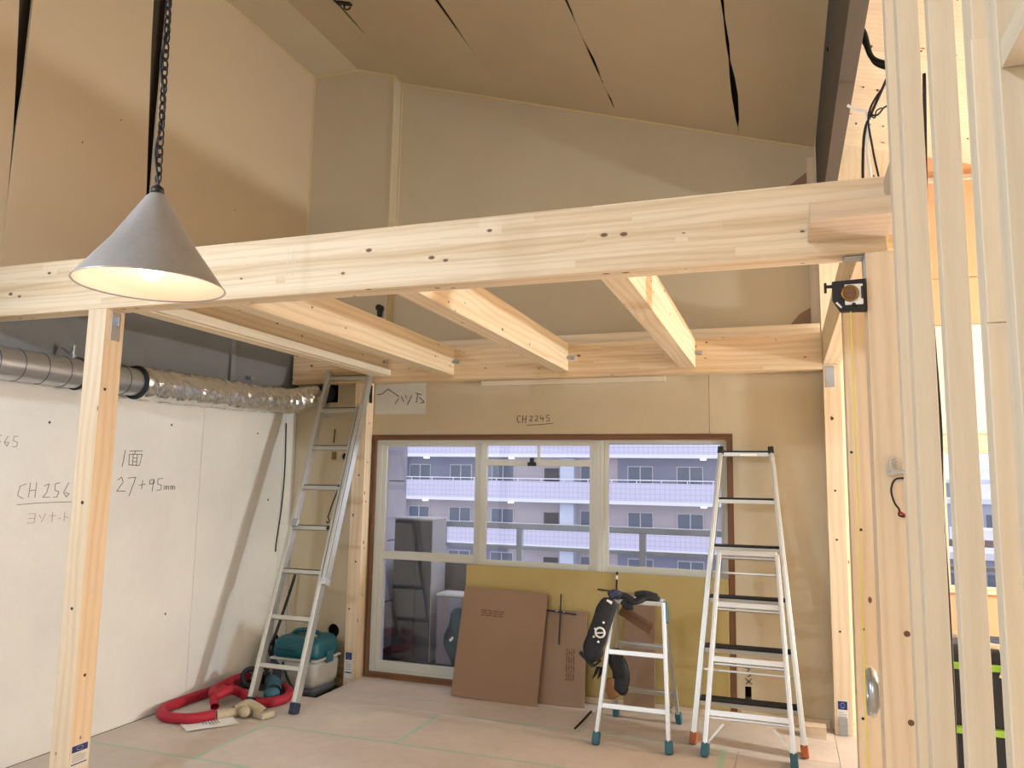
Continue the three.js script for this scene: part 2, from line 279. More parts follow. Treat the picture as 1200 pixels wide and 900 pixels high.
{ // ceiling: flat strip by the left wall, then long boards running towards the window, their seams sprung open
  const c = struct('ceiling');
  part(c, 'ceiling_strip', [bx(-0.02, 0.43, 4.894, 4.91, -0.2, 9.2, 2, 0)], M.paper);
  // a board between two seams; each seam edge is a list [z, half gap]
  const seam = {
    0.42: [], 0.87: [[0.62, 0], [0.82, 0.008], [1.05, 0.012], [1.5, 0.02]], 1.722: [[0.66, 0], [0.95, 0.008], [1.22, 0.011], [1.6, 0.012]],
    2.618: [[-0.05, 0], [0.02, 0], [0.055, 0.003], [0.17, 0.006], [0.28, 0], [0.4, 0.0], [0.42, 0.004], [0.46, 0.0], [0.55, 0.006], [0.73, 0.009], [0.99, 0.0], [1.15, 0.0], [1.25, 0.005], [1.37, 0.006]],
    3.490: [[0.0, 0], [0.12, 0.008], [0.5, 0.016], [0.72, 0.012], [0.92, 0.003], [1.1, 0.007], [1.36, 0.003], [1.5, 0.006]], 3.99: [] };
  const xs = Object.keys(seam).map(Number).sort((a, b) => a - b);
  for (let i = 0; i + 1 < xs.length; i++) {
    const a = xs[i], b = xs[i + 1], s = new THREE.Shape();
    s.moveTo(a, 0.2); 
    for (const [z, g] of [...seam[a]]) s.lineTo(a + g * 1.6 + 0.0006, -z);
    s.lineTo(a + 0.0006, -9.2); s.lineTo(b - 0.0006, -9.2);
    for (const [z, g] of [...seam[b]].reverse()) s.lineTo(b - g * 0.9 - 0.0006, -z);
    s.lineTo(b - 0.0006, 0.2); s.closePath();
    const g = new THREE.ExtrudeGeometry(s, { depth: 0.012, bevelEnabled: false }).rotateX(-Math.PI / 2);
    const p = g.attributes.position; for (let k = 0; k < p.count; k++) p.setY(k, p.getY(k) + roofY(p.getX(k)));
    g.computeVertexNormals();
    part(c, 'ceiling_board', [boxUV(g, 2)], M.paper);
  }
  const roof = (x0, x1, d0, d1) => { const s = new THREE.Shape([[x0, roofY(x0) + d0], [x1, roofY(x1) + d0], [x1, roofY(x1) + d1], [x0, roofY(x0) + d1]].map(([x, y]) => new THREE.Vector2(x, y))); return slab(s, -0.4, 9.2); };
  part(c, 'roof_void', [roof(0.40, 3.99, 0.06, 0.2), bx(-0.3, 0.5, 4.95, 5.1, -0.4, 9.2, 2, 0)], M.darkVoid);
  // next room: bare plywood under the rafters, sheets along the slope
  for (const [x0, x1] of [[3.99, 4.9], [4.904, 5.81], [5.814, 6.72], [6.724, 8.7]])
    for (const [z0, z1] of [[-0.1, 1.2], [1.203, 3.02], [3.023, 9.2]]) {
      const s = new THREE.Shape([[x0, roofY(x0)], [x1, roofY(x1)], [x1, roofY(x1) + 0.012], [x0, roofY(x0) + 0.012]].map(([x, y]) => new THREE.Vector2(x, y)));
      part(c, 'roof_sheet', [slab(s, z0, z1)], M.plyRoof);
    }
  const nails = [];
  for (const z of [0.35, 0.8, 1.25, 1.7, 2.15]) for (let x = 4.06; x < 4.85; x += 0.075) { const y = roofY(x); nails.push(rod(V(x, y - 0.004, z + (rnd() - 0.5) * 0.03), V(x, y + 0.002, z), 0.004 + rnd() * 0.003, 6)); }
  const n = part(c, 'nail_heads', nails, M.steelBrown); n.userData.kind = 'stuff';
  part(c, 'roof_void', [roof(3.99, 8.8, 0.05, 0.2)], M.darkVoid);
}
{ // joint beads along the edges of the upper room
  const t = struct('trim_1');
  part(t, 'edge_bead', [bar(V(0.004, 4.888, 0), V(0.004, 4.888, 9.1), 0.012, 0.012)], M.trim);
  part(t, 'edge_bead', [bar(V(0.004, 2.5, 0.004), V(0.004, 4.885, 0.004), 0.012, 0.012)], M.trim);
  part(t, 'edge_bead', [bar(V(0, 4.888, 0.004), V(0.428, 4.888, 0.004), 0.012, 0.012, V(0, 0, 1)), bar(V(0.428, 4.888, 0.004), V(0.775, roofY(0.775) - 0.006, 0.004), 0.012, 0.012, V(0, 0, 1))], M.trim);
  part(t, 'edge_bead', [bar(V(0.776, 2.5, 0.002), V(0.776, roofY(0.776) - 0.006, 0.002), 0.01, 0.01)], M.trim);
  part(t, 'edge_bead', [bar(V(0.782, 2.5, -0.126), V(0.782, roofY(0.782) - 0.006, -0.126), 0.01, 0.01)], M.trim);
  part(t, 'edge_bead', [bar(V(0.78, roofY(0.78) - 0.005, 0), V(0.78, roofY(0.78) - 0.005, -0.126), 0.01, 0.01)], M.trim);
  part(t, 'edge_bead', [bar(V(0.79, roofY(0.79) - 0.006, -0.126), V(3.985, roofY(3.985) - 0.006, -0.126), 0.012, 0.012, V(0, 0, 1))], M.trim);
}
{ // room to the right, and the walls behind the camera
  const w = struct('wall_right');
  part(w, 'outer_wall', [bx(8.6, 8.8, -0.1, 4, -0.2, 9.2, 2, 0)], M.cream);
  const b = struct('wall_next_room');
  part(b, 'plywood_sheet', [bx(3.985, 4.62, -0.09, 3.9, -0.1, 0, 1, 0.001)], M.plyRoof);
  part(b, 'cream_board', [bx(4.623, 5.4, 1.80, 2.48, -0.1, 0, 1, 0.001)], M.cream);
  for (const [y0, y1] of [[2.484, 2.78], [2.784, 3.41], [3.44, 3.66]]) part(b, 'peach_board', [bx(4.623, 5.4, y0, y1, -0.1, 0, 0, 0.002)], M.peach);
  part(b, 'joint_batten', [bx(4.623, 5.4, 3.41, 3.44, -0.1, 0.02, 0)], M.rough);
  part(b, 'peach_board', [bx(4.623, 5.4, -0.09, 0.86, -0.1, 0, 0, 0.002)], M.peach);
  part(b, 'peach_board', [bx(5.403, 8.6, -0.09, 3.4, -0.1, 0, 0, 0.002)], M.peach);
  const r = struct('wall_rear');
  part(r, 'rear_wall', [bx(-0.2, 8.8, -0.1, 5.1, 9.0, 9.2, 0, 0)], M.paperLow);
  const wn = struct('window_2');
  part(wn, 'window_frame', [bx(4.623, 5.4, 0.86, 0.895, -0.08, 0.02, 0), bx(4.623, 5.4, 1.69, 1.80, -0.08, 0.03, 0), bx(4.623, 4.66, 0.895, 1.69, -0.06, 0.0, 1), bx(5.36, 5.4, 0.895, 1.69, -0.06, 0.0, 1)], M.joist);
  part(wn, 'pane', [bx(4.655, 5.365, 0.89, 1.695, -0.05, -0.046, 0, 0)], M.glass);
}
{ // dark steel member that carries the roof edge
  const m = struct('roof_girder');
  part(m, 'web', [bx(3.987, 4.03, 3.47, 3.765, -0.05, 9.0, 2)], M.steel);
  part(m, 'lower_plate', [bx(3.985, 4.05, 3.14, 3.468, -0.05, 9.0, 2)], M.steelBrown);
  part(m, 'bolt', [rod(V(3.987, 3.6, 1.5), V(3.98, 3.6, 1.5), 0.01, 10)], M.iron);
}

// ------------------------------------------------------------------ window
{
  const w = struct('window_1');
  const part_ = (n, g, m, l) => part(w, n, g, m, l);
  part_('casing_head', [bx(0.715, 3.415, 1.775, 1.812, -0.09, 0.012, 0)], M.casing, 'brown wooden head of the window casing');
  part_('casing_jamb', [bx(0.715, 0.742, 0.0, 1.775, -0.09, 0.012, 1)], M.casing);
  part_('casing_jamb', [bx(3.375, 3.415, 0.0, 1.775, -0.09, 0.012, 1)], M.casing);
  part_('casing_sill', [bx(0.742, 3.375, 0.0, 0.04, -0.09, 0.012, 0)], M.casing);
  part_('outer_frame', [bx(0.742, 0.79, 0.04, 1.775, -0.085, -0.01, 1), bx(3.345, 3.375, 0.04, 1.775, -0.085, -0.01, 1), bx(0.79, 3.345, 1.745, 1.775, -0.085, -0.01, 0), bx(0.79, 3.345, 0.04, 0.06, -0.085, -0.01, 0)], M.sash);
  const sash = (name, x0, x1, y0, y1, z, t, panes, bars) => {
    const s = part(w, name, [bx(x0, x0 + t[0], y0, y1, z - 0.012, z + 0.012, 1), bx(x1 - t[1], x1, y0, y1, z - 0.012, z + 0.012, 1), bx(x0 + t[0], x1 - t[1], y1 - t[2], y1, z - 0.012, z + 0.012, 0), bx(x0 + t[0], x1 - t[1], y0, y0 + t[3], z - 0.012, z + 0.012, 0), ...bars.map((b) => bx(b[0], b[1], b[2], b[3], z - 0.014, z + 0.014, 0))], M.sash);
    for (const p of panes) part(s, 'pane', [bx(p[0], p[1], p[2], p[3], z - 0.003, z + 0.003, 0, 0)], M.glass);
    return s;
  };
  sash('sash_left', 0.79, 1.615, 0.06, 1.745, -0.03, [0.035, 0.05, 0.02, 0.06], [[0.82, 1.57, 0.09, 0.87], [0.82, 1.57, 0.93, 1.73]], [[0.82, 1.575, 0.87, 0.93]]);
  sash('sash_middle', 1.615, 2.47, 0.85, 1.762, -0.015, [0.05, 0.03, 0.03, 0.055], [[1.66, 2.45, 0.9, 1.59], [1.66, 2.06, 1.62, 1.74], [2.06, 2.45, 1.62, 1.74]], [[1.66, 2.45, 1.585, 1.632], [2.053, 2.067, 1.632, 1.735]]);
  sash('sash_right', 2.545, 3.345, 0.85, 1.765, -0.02, [0.03, 0.012, 0.02, 0.06], [[2.57, 3.335, 0.9, 1.75]], []);
  part_('mullion', [bx(2.47, 2.545, 0.80, 1.77, -0.06, 0.004, 1), bx(2.497, 2.52, 0.80, 1.77, 0.003, 0.009, 1)], M.sash);
  part_('sash_rail', [bx(1.615, 3.345, 0.80, 0.85, -0.05, 0.0, 0)], M.sash);
  part_('latch', [bx(1.985, 2.045, 1.585, 1.612, -0.001, 0.02, 0, 0.004), bx(2.0, 2.03, 1.605, 1.645, 0.0, 0.012, 0, 0.003)], M.black, 'small black latch of the upper light');
}

// ------------------------------------------------------------------ loft timbers
const bolt = (p, d, r = 0.011, L = 0.012) => rod(p, p.clone().addScaledVector(d, L), r, 10);
const rectPlate = (axis, at, a0, a1, b0, b1, t) => axis === 0 ? bx(Math.min(at, at + t), Math.max(at, at + t), a0, a1, b0, b1, 1, 0.001) : bx(a0, a1, b0, b1, Math.min(at, at + t), Math.max(at, at + t), 1, 0.001);
{
  const f = solid('loft_beam', [bx(0.01, 4.055, 2.212, 2.456, 2.6416, 2.7466, 0, 0.002)], M.lam, 'long laminated front beam of the loft crossing the room, knotty pale pine', 'beam', [2.03, 2.2163, 2.69]);
  const marks = []; for (let k = 0; k < 5; k++) marks.push(bx(1.83 + k * 0.012, 1.834 + k * 0.012, 2.25 + rnd() * 0.05, 2.43 - rnd() * 0.04, 2.7463, 2.7471, 1, 0));
  each(f, 'dirt_mark', [marks[0], marks[2], marks[3]], M.stud);
  const b = solid('loft_beam', [bx(0.01, 3.982, 2.215, 2.449, 0.003, 0.105, 0, 0.002)], M.lamBack, 'laminated rear beam of the loft fixed along the wall above the window', 'beam', [2, 2.215, 0.05]);
  each(b, 'joist_bolt', [1.455, 2.335, 3.216].map((x) => join([bx(x - 0.015, x + 0.02, 2.335, 2.36, 0.105, 0.118, 0, 0.003), rod(V(x, 2.347, 0.112), V(x, 2.347, 0.14), 0.007, 8)])), M.zinc);
  const labels = ['wide pine joist nearest the right side of the loft, brightly lit face', 'pine joist in the middle of the loft, above the middle window pane', 'pine joist above the left end of the window, second from the left post'];
  [3.084, 2.203, 1.3234].forEach((x, i) => {
    const j = solid('loft_joist', [bx(x, x + 0.105, 2.252, 2.452, 0.106, 2.641, 2, 0.002)], M.joist, labels[i], 'joist', [x + 0.05, 2.252, 1.37], 'loft joists');
    each(j, 'bolt_head', [bolt(V(x + 0.105, 2.345, 0.145), V(1, 0, 0)), bolt(V(x + 0.105, 2.345, 2.6), V(1, 0, 0))], M.zinc);
  });
  const j1 = solid('loft_joist', [bx(0.765, 0.862, 2.256, 2.452, 0.106, 2.641, 2, 0.002)], M.joist, 'leftmost loft joist with a pale batten along its lower edge', 'joist', [0.81, 2.256, 1.37], 'loft joists');
  part(j1, 'batten', [bx(0.862, 0.9, 2.260, 2.308, 0.107, 2.64, 2)], M.stud);
  each(j1, 'bolt_head', [bolt(V(0.862, 2.36, 0.16), V(1, 0, 0), 0.014, 0.02)], M.zinc);
  solid('side_beam', [bx(3.984, 4.088, 2.247, 2.456, 0.002, 2.641, 2, 0.002)], M.joist, 'pine side beam running along the right edge of the loft to the window wall', 'beam', [4.035, 2.247, 1.37]);
  solid('ledger_batten', [bx(1.612, 2.976, 2.176, 2.213, 0.001, 0.022, 0)], M.stud, 'thin pale batten screwed to the wall just under the rear loft beam', 'batten', [2.3, 2.176, 0.01]);
  const bl = solid('blocking_piece', [bx(3.822, 4.05, 2.256, 2.311, 2.748, 2.975, 0)], M.rough, 'short pale wood block jutting out from the right end of the front beam', 'wood block', [3.93, 2.256, 2.86]);
  part(bl, 'end_block', [bx(4.05, 4.09, 2.26, 2.44, 2.75, 2.93, 1)], M.rough);
  part(bl, 'top_piece', [bx(3.83, 4.05, 2.3115, 2.38, 2.748, 2.80, 0)], M.lam);
}
const postLabel = canvasTex(128, 192, (g) => {
  g.fillStyle = '#dcdcd8'; g.fillRect(0, 0, 128, 192); g.fillStyle = '#22306a'; g.fillRect(8, 6, 112, 52);
  g.strokeStyle = '#aab4d8'; g.lineWidth = 3; g.beginPath(); g.ellipse(64, 32, 22, 15, 0, 0, 7); g.stroke(); g.fillStyle = '#8a8a88'; for (let k = 0; k < 5; k++) g.fillRect(14, 74 + k * 13, 60 + (k * 37) % 40, 4); g.fillStyle = '#2a3060'; g.fillRect(8, 146, 112, 9);
});
const labelMat = S({ map: postLabel, roughness: 0.5 });
function plateWithUV(w, h, t) { return clean(new THREE.BoxGeometry(w, h, t)); }
{
  const posts = [
    ['loft_post', [0.779, 0.884, 0.0005, 2.212, 2.6416, 2.7466], M.post, 'pine post before the white left wall, carrying the front beam behind the pendant lamp'],
    ['loft_post', [0.595, 0.70, -0.088, 2.2145, 0.0015, 0.105], M.post, 'pine post on the window wall between the leaning ladder and the window'],
    ['loft_post', [3.983, 4.088, -0.003, 2.2465, 0.001, 0.105], M.post, 'pine post in the far right corner, label at its foot, beside the stepladders'],
    ['loft_post', [3.988, 4.093, -0.003, 2.2465, 1.70, 1.80], M.post, 'pine post midway along the right side, seen behind the yellow string'],
    ['loft_post', [3.99, 4.095, -0.003, 2.2115, 2.642, 2.7466], M.post, 'stout pine post under the right end of the front beam'],
  ];
  const made = posts.map(([n, b, m, l]) => solid(n, [bx(b[0], b[1], b[2], b[3], b[4], b[5], 1, 0.002)], m, l, 'post', [(b[0] + b[1]) / 2, b[2], (b[4] + b[5]) / 2], 'loft posts'));
  part(made[0], 'joint_plate', [rectPlate(0, 0.884, 2.075, 2.205, 2.665, 2.715, 0.003)], M.zinc);
  part(made[0], 'plate_bolt', [bolt(V(0.887, 2.15, 2.69), V(1, 0, 0), 0.008, 0.014), bx(0.884, 0.905, 2.14, 2.18, 2.686, 2.694, 1, 0.001)], M.zinc);
  part(made[0], 'label', [boxLabel(0, 0.884, 0.24, 0.34, 2.65, 2.74)], labelMat);
  each(made[0], 'screw_hole', [bolt(V(0.832, 0.9, 2.7466), V(0, 0, 1), 0.007, 0.001), bolt(V(0.84, 1.35, 2.7466), V(0, 0, 1), 0.008, 0.001), bolt(V(0.884, 1.85, 2.72), V(1, 0, 0), 0.007, 0.001), bolt(V(0.884, 0.62, 2.70), V(1, 0, 0), 0.007, 0.001)], M.ink);
  part(made[1], 'joint_plate', [rectPlate(0, 0.70, 2.06, 2.2, 0.03, 0.075, 0.003)], M.iron);
  part(made[1], 'label', [boxLabel(2, 0.105, 0.0, 0.19, 0.605, 0.665)], labelMat);
  each(made[1], 'screw_hole', [0.5, 0.85, 1.2, 1.5, 1.8].flatMap((y) => [bolt(V(0.64 + 0.02 * Math.sin(y * 9), y, 0.105), V(0, 0, 1), 0.007, 0.001), bolt(V(0.70, y + 0.1, 0.06), V(1, 0, 0), 0.006, 0.001)]), M.ink);
  part(made[2], 'joint_plate', [rectPlate(2, 0.105, 3.995, 4.05, 2.10, 2.235, 0.003)], M.zinc);
  part(made[2], 'label', [boxLabel(2, 0.105, 0.02, 0.2, 4.0, 4.06)], labelMat);
  part(made[2], 'foot_plate', [rectPlate(2, 0.109, 4.005, 4.055, -0.002, 0.1, 0.006), ...[0.02, 0.05, 0.08].flatMap((y) => [bolt(V(4.012, y, 0.115), V(0, 0, 1), 0.006, 0.008), bolt(V(4.048, y, 0.115), V(0, 0, 1), 0.006, 0.008)])], M.zinc);
  each(made[2], 'screw_hole', [0.6, 1.15, 1.45, 1.9].map((y) => bolt(V(4.03, y, 0.105), V(0, 0, 1), 0.007, 0.001)), M.ink);
  each(made[3], 'screw_hole', [0.55, 0.9, 1.3, 1.62].map((y) => bolt(V(4.02 + 0.02 * Math.sin(y * 7), y, 1.80), V(0, 0, 1), 0.006, 0.001)), M.ink);
  part(made[4], 'joint_plate', [rectPlate(0, 3.99, 2.10, 2.21, 2.66, 2.71, -0.003), bx(3.93, 3.99, 2.205, 2.211, 2.66, 2.72, 0, 0.001)], M.zinc);
  each(made[4], 'screw_hole', [0.8, 1.05].map((y) => bolt(V(4.06, y, 2.7466), V(0, 0, 1), 0.009, 0.001)), M.toolWood);
}
function boxLabel(axis, at, y0, y1, a0, a1) {
  const g = clean(new THREE.PlaneGeometry(a1 - a0, y1 - y0, 1, 1)), b = clean(new THREE.BoxGeometry(a1 - a0 - 0.0005, y1 - y0 - 0.0005, 0.0012));
  b.attributes.uv.array.fill(0.02); g.translate(0, 0, 0.0008);
  const m = mergeGeometries([g, b]);
  if (axis === 0) m.rotateY(Math.PI / 2).translate(at + 0.0008, (y0 + y1) / 2, (a0 + a1) / 2); else m.translate((a0 + a1) / 2, (y0 + y1) / 2, at + 0.0008);
  return m;
}
{ // studs of the partition on the right
  const st = (name, label, pieces, base) => { const t = solid(name, [bx(...pieces[0], 1, 0.002)], M.stud, label, 'stud', base, 'partition studs'); for (const p of pieces.slice(1)) part(t, 'packing_piece', [bx(...p, 1, 0.002)], M.stud); return t; };
  st('partition_stud', 'pale stud directly right of the stout post, half hidden by the next stud', [[3.983, 4.028, -0.003, 3.138, 3.41, 3.449]], [4.0, -0.003, 3.43]);
  st('partition_stud', 'pale wide-faced stud with a black cord hanging along its right side', [[3.983, 4.024, -0.003, 3.138, 3.575, 3.62]], [4.0, -0.003, 3.6]);
  st('partition_stud', 'grey-beige stud standing alone between the two narrow views into the next room', [[3.987, 4.026, -0.003, 3.138, 3.892, 3.927]], [4.0, -0.003, 3.91]);
  st('partition_stud', 'notched stud with stepped faces beside the right edge of the photo', [[3.989, 4.028, -0.003, 3.138, 4.15, 4.2], [3.983, 4.026, -0.003, 1.69, 4.2005, 4.212], [3.985, 4.024, 1.691, 2.087, 4.2005, 4.2085]], [4.0, -0.003, 4.18]);
  st('partition_stud', 'stud cut by the right edge of the photo, nearest of all', [[3.983, 4.028, -0.003, 3.138, 4.30, 4.34]], [4.0, -0.003, 4.32]);
  solid('blocking_rail', [bx(3.985, 4.028, 1.972, 2.006, 4.341, 5.4, 2)], M.stud, 'short horizontal rail joining the studs at the top right corner', 'rail', [4.0, 1.972, 4.8]);
}

// ------------------------------------------------------------------ handwriting (flat pen strokes on the boards)
function strokes(list, map, width, normal) {
  const gs = [];
  for (const line of list) {
    const P = line.map(([u, v]) => map(u, v));
    for (let k = 0; k + 1 < P.length; k++) gs.push(bar(P[k], P[k + 1], width, 0.0008, V(0, 0, 0).crossVectors(normal, P[k + 1].clone().sub(P[k])).normalize(), 0));
  }
  return gs;
}
{
  const back = scene.getObjectByName('wall_back'), left = scene.getObjectByName('wall_left'), Z = V(0, 0, 1), X = V(1, 0, 0);
  // CH2245 with a line under it
  part(back, 'handwriting', strokes([[[0.10, 0.95], [0.03, 0.9], [0, 0.5], [0.04, 0.1], [0.11, 0.15]], [[0.17, 1], [0.16, 0.0]], [[0.16, 0.5], [0.26, 0.55]], [[0.27, 1], [0.25, 0]], [[0.36, 0.85], [0.44, 0.9], [0.43, 0.6], [0.36, 0.3], [0.46, 0.3]], [[0.52, 0.85], [0.6, 0.9], [0.59, 0.6], [0.52, 0.3], [0.62, 0.3]], [[0.70, 1], [0.67, 0.55], [0.78, 0.55]], [[0.75, 0.8], [0.74, 0.2]], [[0.94, 1], [0.86, 1], [0.85, 0.65], [0.93, 0.6], [0.93, 0.3], [0.84, 0.25]], [[0.28, -0.25], [0.65, -0.2], [1.05, -0.02]]], (u, v) => V(1.895 + u * 0.265, 1.895 + v * 0.058, 0.0012), 0.0042, Z), M.ink);
  // black brush note on the pale patch
  part(back, 'handwriting', strokes([[[0, 0.55], [0.12, 0.6], [0.25, 0.85], [0.5, 0.45]], [[0.5, 0.35], [0.42, 0.05]], [[0.56, 0.45], [0.62, 0.15]], [[0.65, 0.5], [0.68, 0.35]], [[0.8, 0.5], [0.7, 0.0]], [[0.88, 0.62], [1.02, 0.5]], [[0.93, 0.55], [0.9, 0.1]], [[0.96, 0.4], [1.08, 0.12], [1.0, 0.08]]], (u, v) => V(0.73 + u * 0.38, 2.045 + v * 0.15, 0.0034), 0.006, Z), M.ink);
  part(back, 'handwriting', strokes([[[0, 1], [0.6, 0.95], [0.25, 0.7], [0.7, 0.55], [0.3, 0.45]], [[0.1, 0.35], [0.8, 0]], [[0.75, 0.35], [0.15, -0.02]]], (u, v) => V(3.46 + u * 0.06, 0.215 + v * 0.1, 0.0012), 0.005, Z), M.ink);
  // left wall: u runs towards the window (-z)
  part(left, 'handwriting', strokes([[[0.1, 1], [0, 0]], [[0.3, 0.95], [0.95, 1]], [[0.62, 0.98], [0.55, 0.78]], [[0.3, 0.75], [0.32, 0.12], [0.85, 0.1], [0.95, 0.8], [0.3, 0.75]], [[0.5, 0.78], [0.5, 0.12]], [[0.7, 0.78], [0.7, 0.12]], [[0.5, 0.55], [0.7, 0.55]], [[0.5, 0.33], [0.7, 0.33]]], (u, v) => V(0.0012, 1.52 + v * 0.1, 1.735 - u * 0.155), 0.0034, X), M.ink);
  part(left, 'handwriting', strokes([[[0, 0.8], [0.06, 0.95], [0.09, 0.7], [0.0, 0.25], [0.14, 0.25]], [[0.16, 0.9], [0.29, 0.95], [0.2, 0.0]], [[0.35, 0.55], [0.46, 0.6]], [[0.41, 0.8], [0.4, 0.35]], [[0.6, 0.85], [0.53, 0.8], [0.53, 0.6], [0.61, 0.65], [0.6, 0.85], [0.58, 0.2]], [[0.64, 0.22], [0.645, 0.2]], [[0.76, 0.9], [0.67, 0.88], [0.67, 0.6], [0.74, 0.55], [0.73, 0.3], [0.66, 0.28]], [[0.79, 0.3], [0.79, 0.5], [0.82, 0.5], [0.83, 0.3], [0.84, 0.5], [0.87, 0.5], [0.87, 0.3]], [[0.9, 0.3], [0.9, 0.5], [0.93, 0.5], [0.94, 0.3], [0.95, 0.5], [0.98, 0.5], [0.99, 0.3]]], (u, v) => V(0.0012, 1.345 + v * 0.12, 1.76 - u * 0.47), 0.0034, X), M.ink);
  part(left, 'pencil_note', strokes([[[0.14, 0.9], [0.03, 0.8], [0, 0.4], [0.1, 0.25]], [[0.2, 0.95], [0.19, 0.3]], [[0.19, 0.6], [0.3, 0.62]], [[0.31, 0.95], [0.3, 0.3]], [[0.45, 0.8], [0.54, 0.9], [0.5, 0.5], [0.44, 0.3], [0.58, 0.3]], [[0.74, 0.95], [0.65, 0.9], [0.65, 0.6], [0.73, 0.55], [0.7, 0.3], [0.63, 0.3]], [[0.9, 0.95], [0.82, 0.5], [0.88, 0.3], [0.93, 0.45], [0.85, 0.5]], [[0, 0.0], [0.4, 0.06], [1, 0.08]]], (u, v) => V(0.0012, 1.31 + v * 0.12, 2.39 - u * 0.33), 0.004, X), M.pencil);
  part(left, 'pencil_note', strokes([[[0, 0.9], [0.14, 0.9], [0.13, 0.3], [0, 0.3]], [[0.02, 0.6], [0.13, 0.6]], [[0.22, 0.8], [0.25, 0.6]], [[0.34, 0.9], [0.27, 0.3]], [[0.42, 0.7], [0.55, 0.72]], [[0.48, 0.95], [0.48, 0.3]], [[0.6, 0.5], [0.66, 0.52]], [[0.73, 0.9], [0.73, 0.3]], [[0.73, 0.65], [0.82, 0.5]]], (u, v) => V(0.0012, 1.19 + v * 0.08, 2.32 - u * 0.3), 0.0035, X), M.redPencil);
  part(left, 'pencil_note', strokes([[[0.3, 1], [0.1, 1], [0.08, 0.6], [0.28, 0.5], [0.2, 0.1], [0, 0.1]], [[0.55, 1], [0.42, 0.4], [0.55, 0.1], [0.6, 0.45], [0.45, 0.45]], [[0.95, 1], [0.78, 1], [0.77, 0.6], [0.95, 0.5], [0.9, 0.1], [0.75, 0.1]]], (u, v) => V(0.0012, 1.60 + v * 0.06, 2.55 - u * 0.14), 0.0035, X), M.pencil);
}

// ------------------------------------------------------------------ pendant lamp
function pendantLamp(x, y, z, r, h, top, label, cd) {
  const t = thing('pendant_lamp', label, 'lamp', [x, y, z], 'pendant lamps');
  const at = (g) => [g.translate(x, y, z)];
  part(t, 'shade', at(lathe([[0.018, h], [0.03, h - 0.012], [r * 0.55, h * 0.46], [r, 0.0], [r + 0.003, -0.003], [r + 0.001, -0.005], [r - 0.002, -0.002], [r - 0.004, 0.001]], 64)), M.shade, 'dull grey metal cone shade');
  part(t, 'reflector', at(lathe([[r - 0.003, -0.001], [r * 0.53, h * 0.44], [0.028, h - 0.016], [0.0, h - 0.016]], 64)), M.shadeIn, 'cream inner face of the shade');
  const bulb = part(t, 'bulb', at(lathe([[0, 0.012], [0.02, 0.016], [0.034, 0.034], [0.036, 0.055], [0.028, 0.082], [0.016, 0.10], [0.0, 0.11]], 24)), S({ color: 0xffffff, emissive: new THREE.Color().setRGB(1, 0.86, 0.68), emissiveIntensity: 7 }));
  bulb.castShadow = false;
  part(t, 'socket', at(lathe([[0, 0.1], [0.017, 0.1], [0.018, h - 0.03], [0, h - 0.03]], 16)), M.black);
  part(t, 'cap', at(lathe([[0, h - 0.004], [0.019, h - 0.002], [0.016, h + 0.018], [0.006, h + 0.026], [0, h + 0.026]], 20)), M.iron);
  const links = [], L = 0.034; let q = 0;
  for (let yy = y + h + 0.03; yy < top - 0.01; yy += L * 0.78, q++) {
    const g = new THREE.TorusGeometry(0.0095, 0.0026, 6, 12); g.scale(1, 1.7, 1); if (q % 2) g.rotateY(Math.PI / 2); g.rotateZ(0.05 * Math.sin(q)); g.translate(x - (yy - y - h) * 0.022, yy + L / 2, z); links.push(g);
  }
  part(t, 'chain', links, M.iron);
  const cord = []; for (let k = 0; k <= 60; k++) { const a = k * 0.8, yy = y + h + 0.02 + (top - y - h - 0.02) * k / 60; cord.push(V(x + 0.008 * Math.cos(a) - 0.004 - (yy - y - h) * 0.022, yy, z + 0.008 * Math.sin(a))); }
  part(t, 'cord', [tube(cord, 0.0035, 260, 6)], M.black);
  const hx = x - (top - y - h) * 0.022; part(t, 'ceiling_hook', [rod(V(hx, top - 0.015, z), V(hx, top + 0.02, z), 0.02, 12)], M.iron);
  const p = new THREE.PointLight(new THREE.Color().setRGB(1, 0.93, 0.82), cd, 0, 2); p.position.set(0, 0.045, 0); p.castShadow = true; p.shadow.radius = 1.7; p.name = 'bulb_light'; t.add(p);
}
pendantLamp(2.08, 2.0, 3.7, 0.195, 0.262, roofY(2.08), 'cone-shaped grey metal pendant lamp glowing inside, hung on a black chain', LAMPS.pendant);

// unseen lamps, placed to light the room from right, left and behind
function unseenLamp(name, label, x, y, z, cd, color, top, disc) {
  const t = thing(name, label, 'lamp', [x, y, z]);
  part(t, 'bulb', [new THREE.SphereGeometry(0.08, 20, 14).translate(x, y, z)], S({ color: 0xffffff, emissive: color, emissiveIntensity: 20 })).castShadow = false;
  if (disc) part(t, 'shade', [lathe([[0, 0.132], [disc, 0.118], [disc, 0.122], [0, 0.136]], 48).translate(x, y, z)], M.white);  // flat disc added to keep this light off the upper walls
  if (top > y) { part(t, 'socket', [rod(V(x, y + 0.075, z), V(x, y + 0.13, z), 0.022, 14)], M.black); part(t, 'cord', [rod(V(x, y + 0.13, z), V(x, top, z), 0.004, 8)], M.black); }
  else { part(t, 'pole', [rod(V(x, 0.02, z), V(x, y - 0.075, z), 0.016, 12)], M.iron); part(t, 'base', [rod(V(x, -0.003, z), V(x, 0.02, z), 0.2, 24)], M.iron); }
  const p = new THREE.PointLight(color, cd, 0, 2); p.castShadow = true; p.shadow.radius = 4; p.name = 'bulb_light'; t.add(p);
}
const warm = new THREE.Color().setRGB(0.82, 0.95, 1.15), neutral = new THREE.Color().setRGB(0.88, 0.97, 1.06);
